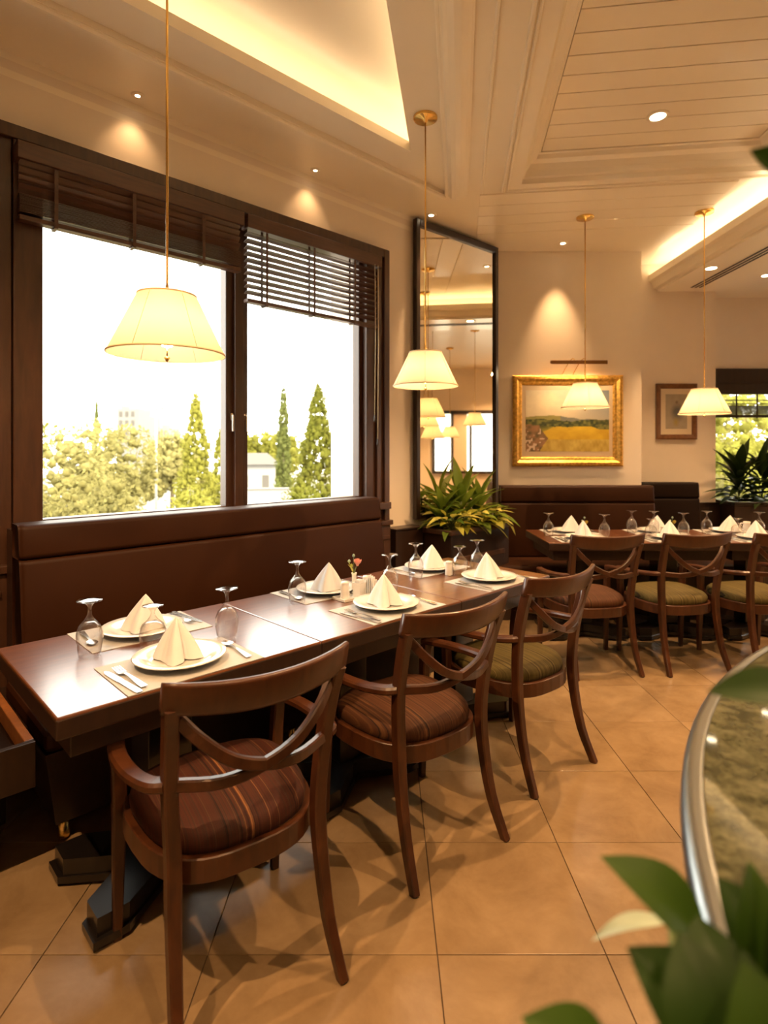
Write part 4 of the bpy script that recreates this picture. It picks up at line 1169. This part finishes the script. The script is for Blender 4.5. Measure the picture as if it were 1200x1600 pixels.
for i in range(5):
    rosette(dl[i], 'broadleaf_plant', Vector((3.50 + .26 * i, 5.68 + .05 * (i % 2), .905)), LFC, 32, .02, .30 + .06 * (i % 2), .3, 1.3, .8, 1.25, .035, group='dark plants on the planter wall', seed=61 + i, limit=lambda t: t.x > 3.36 or t.y < 5.68, reach=.33)
# big blurred plant close to the viewer, in a tall pot beside the counter
fp = thing('potted_plant', 'large green plant with broad pointed leaves close before the counter', 'plant', (.16, .30, 0))
MB().lathe([(0, 0), (.075, 0), (.085, .02), (.095, .78), (.102, .80), (.102, .82), (.09, .82), (.088, .79), (0, .79)], 28).obj('pot', M_pot, fp)
MB().lathe([(0, .785), (.088, .792), (0, .80)], 20).obj('soil', M_soil, fp)
BASE = Vector((.16, .30, .80))
def big_leaf(tip, base, width, face=(0, -.35, 1), droop=.12, mat=None, stem=True):
    tip = Vector(tip); base = Vector(base); ax = tip - base; L = ax.length; ax.normalize()
    up = Vector(face); up = (up - ax * up.dot(ax)).normalized(); sd = ax.cross(up)
    n = 12
    def f(u, v):
        w = width * (math.sin(math.pi * (min(1, v * .985 + .01) ** .85))) ** .95
        d = math.sin(math.pi * v) * droop * L
        return base + ax * (L * v) + sd * ((u - .5) * w) + up * (d + abs(u - .5) * w * .30) - Vector((.16, .30, 0))
    MB().grid(f, 7, n).obj('leaf', mat or M_leafF, fp)
    if stem: stems.tube(cr([BASE - Vector((.16, .30, 0)), (BASE * .4 + base * .6) - Vector((.16, .30, .03)), base - Vector((.16, .30, 0))], 4), .0035, 6, (0, 1, 0.1))
stems = MB()
big_leaf(at(938, 1338, .47), at(1110, 1490, .44), .050)
big_leaf(at(980, 1480, .43), at(1125, 1640, .40), .062, (0, -.7, 1))
big_leaf(at(1090, 1430, .44), at(1165, 1660, .38), .060, (-.5, -.8, .6))
big_leaf(at(1170, 1345, .46), at(1170, 1590, .40), .055, (.2, -1, .4))
big_leaf(at(1215, 1300, .45), at(1200, 1540, .41), .055, (.4, -1, .4))
big_leaf(at(1265, 1440, .42), at(1185, 1640, .38), .060, (.2, -1, .4))
big_leaf(at(815, 1590, .40), at(965, 1690, .38), .045, (0, -.6, 1))
big_leaf(at(1060, 1455, .41), at(1150, 1700, .36), .058, (-.3, -.9, .5))
big_leaf(at(1120, 1370, .50), at(1230, 1560, .46), .060, (.1, -1, .5))
big_leaf(at(1240, 1380, .40), at(1240, 1640, .36), .055, (.3, -1, .3))
big_leaf(at(1160, 1500, .37), at(1230, 1720, .34), .055, (-.2, -1, .4))
big_leaf(at(1010, 1610, .40), at(1110, 1720, .37), .05, (0, -.8, 1))
big_leaf(at(925, 1470, .50), at(1050, 1440, .49), .014, (0, -.3, 1), .15, M_leafP)
big_leaf(at(1105, 1082, .48), at(1270, 1078, .46), .034, (0, -.75, 1), .05, None, False)
big_leaf(at(1172, 235, .47), at(1236, 262, .47), .020, (0, -.8, -.3), .08, None, False)
stems.tube(cr([Vector((.02, 0, .8)), at(1300, 1300, .45) - Vector((.16, .30, 0)), at(1290, 800, .47) - Vector((.16, .30, 0)), at(1236, 262, .47) - Vector((.16, .30, 0))], 5), .003, 6, (0, 1, .1))
stems.obj('stem', M_stem, fp)

# ================================================================== OUTDOORS
M_tree1 = leafmat('tree_olive', (.16, .142, .042), (.29, .255, .092), .4, .95)
M_tree2 = leafmat('tree_green', (.11, .115, .012), (.24, .228, .038), .4, .95)
M_tree3 = leafmat('tree_cypress', (.07, .085, .018), (.13, .14, .035), .3, .9)
M_bark = simple('bark', (.10, .07, .045), .9)
M_ground = simple('pale_ground', (.15, .14, .11), .95, var=.2, vs=.3)
M_white = simple('white_render', (.23, .22, .205), .9)
M_roof = simple('roof_grey', (.085, .075, .065), .9)
M_haze = simple('far_facade', (.155, .15, .14), .95)
GZ = -5.0
MB().box(-90, 120, 6.9 + .6, 160, GZ - .1, GZ).box(-90, -4.6, -20, 7.5, GZ - .1, GZ).obj('ground', M_ground, kind='structure')
ICO = None
def clump_base():
    bm = bmesh.new(); bmesh.ops.create_icosphere(bm, subdivisions=1, radius=1)
    v = [q.co.copy() for q in bm.verts]; bm.verts.index_update(); f = [[q.index for q in x.verts] for x in bm.faces]; bm.free(); return v, f
CV, CF = clump_base()
def crown(name, mat, parent, n, fn, seed):
    """foliage: ragged inner tufts and a shell of many small leaf blades; fn(r) gives centre and size"""
    r = random.Random(seed); mb = MB(); U = r.uniform
    for q in range(int(n * .5)):
        c, sz = fn(r); c = Vector((c.x * .88, c.y * .88, c.z * .98))
        mb.add([c + Vector((p.x * sz.x, p.y * sz.y, p.z * sz.z)) * U(.7, 1.2) for p in CV], CF, True)
    vs = []; fs = []
    for q in range(n * 10):
        c, sz = fn(r); s = sz.x * .5
        c = c + Vector((U(-1, 1) * sz.x, U(-1, 1) * sz.y, U(-1, 1) * sz.z)) * .7
        a = Vector((U(-1, 1), U(-1, 1), U(-.4, 1.2))) * s; b = Vector((U(-1, 1), U(-1, 1), U(-1, 1))) * s * .6
        k = len(vs); vs += [c - a, c + b, c + a, c - b]; fs.append((k, k + 1, k + 2, k + 3))
    mb.add(vs, fs)
    return mb.obj(name, mat, parent)
def conifer(label, base, top, R, mat, n, tuft, seed, pw=.8, group='garden trees'):
    t = thing('conifer_tree', label, 'tree', base, 0, group); H = top - base.z
    def f(r):
        h = r.random() ** 1.25
        rad = R * ((1 - h) ** pw) * (.62 + .38 * r.random()) * (1 + .16 * math.sin(h * 40 + seed)); a = r.uniform(0, 6.283)
        return Vector((math.cos(a) * rad, math.sin(a) * rad, H * (.10 + .90 * h))), Vector((tuft, tuft, tuft * 1.5)) * (1.15 - .7 * h)
    crown('crown', mat, t, n, f, seed)
    MB().tube([(0, 0, 0), (0, 0, H * .6)], R * .07, 8, (0, 1, 0)).obj('trunk', M_bark, t)
    return t
def broadtree(label, base, top, R, mat, n, tuft, seed, group='garden trees', nm='broadleaf_tree'):
    t = thing(nm, label, 'tree', base, 0, group); H = top - base.z
    rr = random.Random(seed); lobes = [(Vector((rr.uniform(-.6, .6) * R, rr.uniform(-.6, .6) * R, H * rr.uniform(.35, .8))), R * rr.uniform(.35, .6)) for _ in range(9)]
    lobes.append((Vector((0, 0, H - R * .55)), R * .55))
    def f(r):
        c, q = r.choice(lobes); d = Vector((r.gauss(0, 1), r.gauss(0, 1), r.gauss(0, 1))).normalized() * q * r.uniform(.7, 1.05)
        return c + d, Vector((tuft, tuft, tuft))
    crown('crown', mat, t, n, f, seed)
    tk = MB().tube([(0, 0, 0), (.05 * R, 0, H * .55)], R * .06, 8, (0, 1, 0))
    for k in range(5): tk.tube([(0, 0, H * .3), tuple(lobes[k][0])], R * .028, 6, (0, 1, .1))
    tk.obj('trunk', M_bark, t)
    return t
def gp(u, d): p = at(u, 703, d); return Vector((p.x, p.y, GZ))
def topz(v, d): return EYE - (v - 703) / FPX * d
broadtree('olive green feathery tree filling the lower corner of the big pane', gp(95, 9.5), topz(668, 9.5), 1.35, M_tree1, 1300, .085, 1)
broadtree('yellow green bushy tree at the frame edge of the big pane', gp(35, 11), topz(640, 11), 1.0, M_tree2, 700, .09, 12)
broadtree('olive tree with rounded top in the middle of the big pane', gp(195, 11.5), topz(664, 11.5), 1.25, M_tree1, 1300, .09, 2)
broadtree('low olive shrub before the trees in the big pane', gp(150, 8.2), topz(735, 8.2), 1.2, M_tree1, 1000, .07, 3)
broadtree('small round green tree half hidden between the big pane trees', gp(150, 22), topz(655, 22), 1.6, M_tree1, 600, .18, 4)
conifer('slender pointed cypress rising behind the olive trees', gp(151, 26), topz(626, 26), .45, M_tree3, 420, .14, 5)
conifer('bright green conifer beside the sash of the big pane', gp(306, 14.5), topz(616, 14.5), 1.0, M_tree2, 1500, .105, 6, .62)
conifer('low green conifer tucked behind the bright conifer at the sash', gp(345, 16), topz(668, 16), .9, M_tree2, 700, .11, 16, .7)
conifer('tall slim dark cypress in the narrow pane', gp(443, 36), topz(602, 36), .62, M_tree3, 800, .17, 7, .45)
conifer('broad bright conifer beside the white reveal in the narrow pane', gp(497, 15.5), topz(601, 15.5), 1.35, M_tree2, 1900, .12, 8, .68)
broadtree('low green bushes below the broad conifer', gp(470, 12.5), topz(757, 12.5), .8, M_tree2, 600, .075, 9)
broadtree('rounded pale tree behind the white house', gp(408, 60), topz(672, 60), 4.2, M_tree2, 600, .45, 10)
broadtree('dark rounded tree on the slope behind the far buildings', gp(268, 55), topz(672, 55), 3.0, M_tree1, 500, .4, 13)
broadtree('green shrub at the foot of the bright conifer', gp(300, 11), topz(762, 11), .8, M_tree2, 500, .08, 14)
# little white house, hazy towers, lamp post
hs = thing('white_house', 'little white house with grey roof seen through the narrow pane', 'house', gp(402, 48), .25)
hz = topz(722, 48) - GZ
MB().box(-1.8, 1.5, 0, 3, 0, hz - .2).obj('walls', M_white, hs)
mb = MB(); mb.add([(-2.2, -.4, hz - .2), (1.9, -.4, hz - .2), (1.9, 3.4, hz - .2), (-2.2, 3.4, hz - .2), (-1.2, 1.5, hz + .75), (.9, 1.5, hz + .75)], [(0, 1, 5, 4), (1, 2, 5), (2, 3, 4, 5), (3, 0, 4), (0, 3, 2, 1)])
mb.obj('roof', M_roof, hs)
for x in (-1.3, .4): MB().box(x, x + .55, -.03, .02, hz - 2.6, hz - 1.1).obj('window', M_roof, hs)
MB().box(-2.1, 1.9, -1.2, 0, hz - 3.4, hz - 3.1).obj('terrace', M_white, hs)
MB().box(-2.1, 1.9, -1.2, 0, 0, hz - 3.4).obj('terrace_wall', M_white, hs)
for i, (u0, u1, vt, d, lb) in enumerate(((183, 216, 638, 110, 'hazy pale tower block rising over the trees'), (214, 234, 650, 120, 'lower hazy block beside the pale tower'), (246, 262, 668, 100, 'small hazy building near the bright conifer'))):
    p0, p1 = gp(u0, d), gp(u1, d); z = topz(vt, d) - GZ
    bd = thing('tower_block', lb, 'building', p0, 0, 'hazy buildings on the skyline')
    MB().box(0, p1.x - p0.x, 0, 6, 0, z).obj('walls', M_haze, bd)
    nwin = 3
    for k in range(nwin):
        for q in range(4):
            w_ = (p1.x - p0.x) / (nwin + .5)
            MB().box(w_ * (.35 + k), w_ * (.85 + k), -.05, .02, z - 1.6 - q * 1.7, z - .6 - q * 1.7).obj('window', M_roof, bd)
    MB().box(.3, 1.2, 1, 3, z, z + .6).obj('rooftop_hut', M_haze, bd)
lpst = thing('street_lamp', 'thin pale street lamp post beside the hazy buildings', 'lamp post', gp(244, 40))
MB().tube([(0, 0, 0), (0, 0, topz(640, 40) - GZ)], .09, 8, (0, 1, 0)).obj('post', M_white, lpst)
MB().box(-.1, .5, -.08, .08, topz(640, 40) - GZ, topz(637, 40) - GZ, .01).obj('lantern', M_haze, lpst)
rd = thing('retaining_wall', 'low white garden wall below the little house', 'wall', gp(410, 30), .2)
MB().box(-3, 2.2, 0, .4, 0, topz(765, 30) - GZ).obj('wall_face', M_white, rd)
MB().box(-3.05, 2.25, -.05, .45, topz(765, 30) - GZ, topz(763, 30) - GZ).obj('coping', M_haze, rd)
# trees outside the garden window
for i, (x, y, tz, R, m_, lb) in enumerate(((4.6, 11.5, 2.6, 1.4, M_tree2, 'leafy green tree outside the garden window near the wall edge'), (7.4, 12.5, 2.9, 1.5, M_tree2, 'yellow green tree outside the garden window towards the frame edge'), (6.2, 15.0, 3.6, 2.2, M_tree1, 'olive brown tree further back outside the garden window'), (9.5, 15.5, 3.6, 2.2, M_tree1, 'olive tree at the far side outside the garden window'), (6.0, 10.5, .9, 1.1, M_tree1, 'low pale shrub outside the garden window'))):
    broadtree(lb, Vector((x, y, GZ)), tz, R * 1.25, m_, 1300, .13 + .02 * (i > 1), 70 + i)
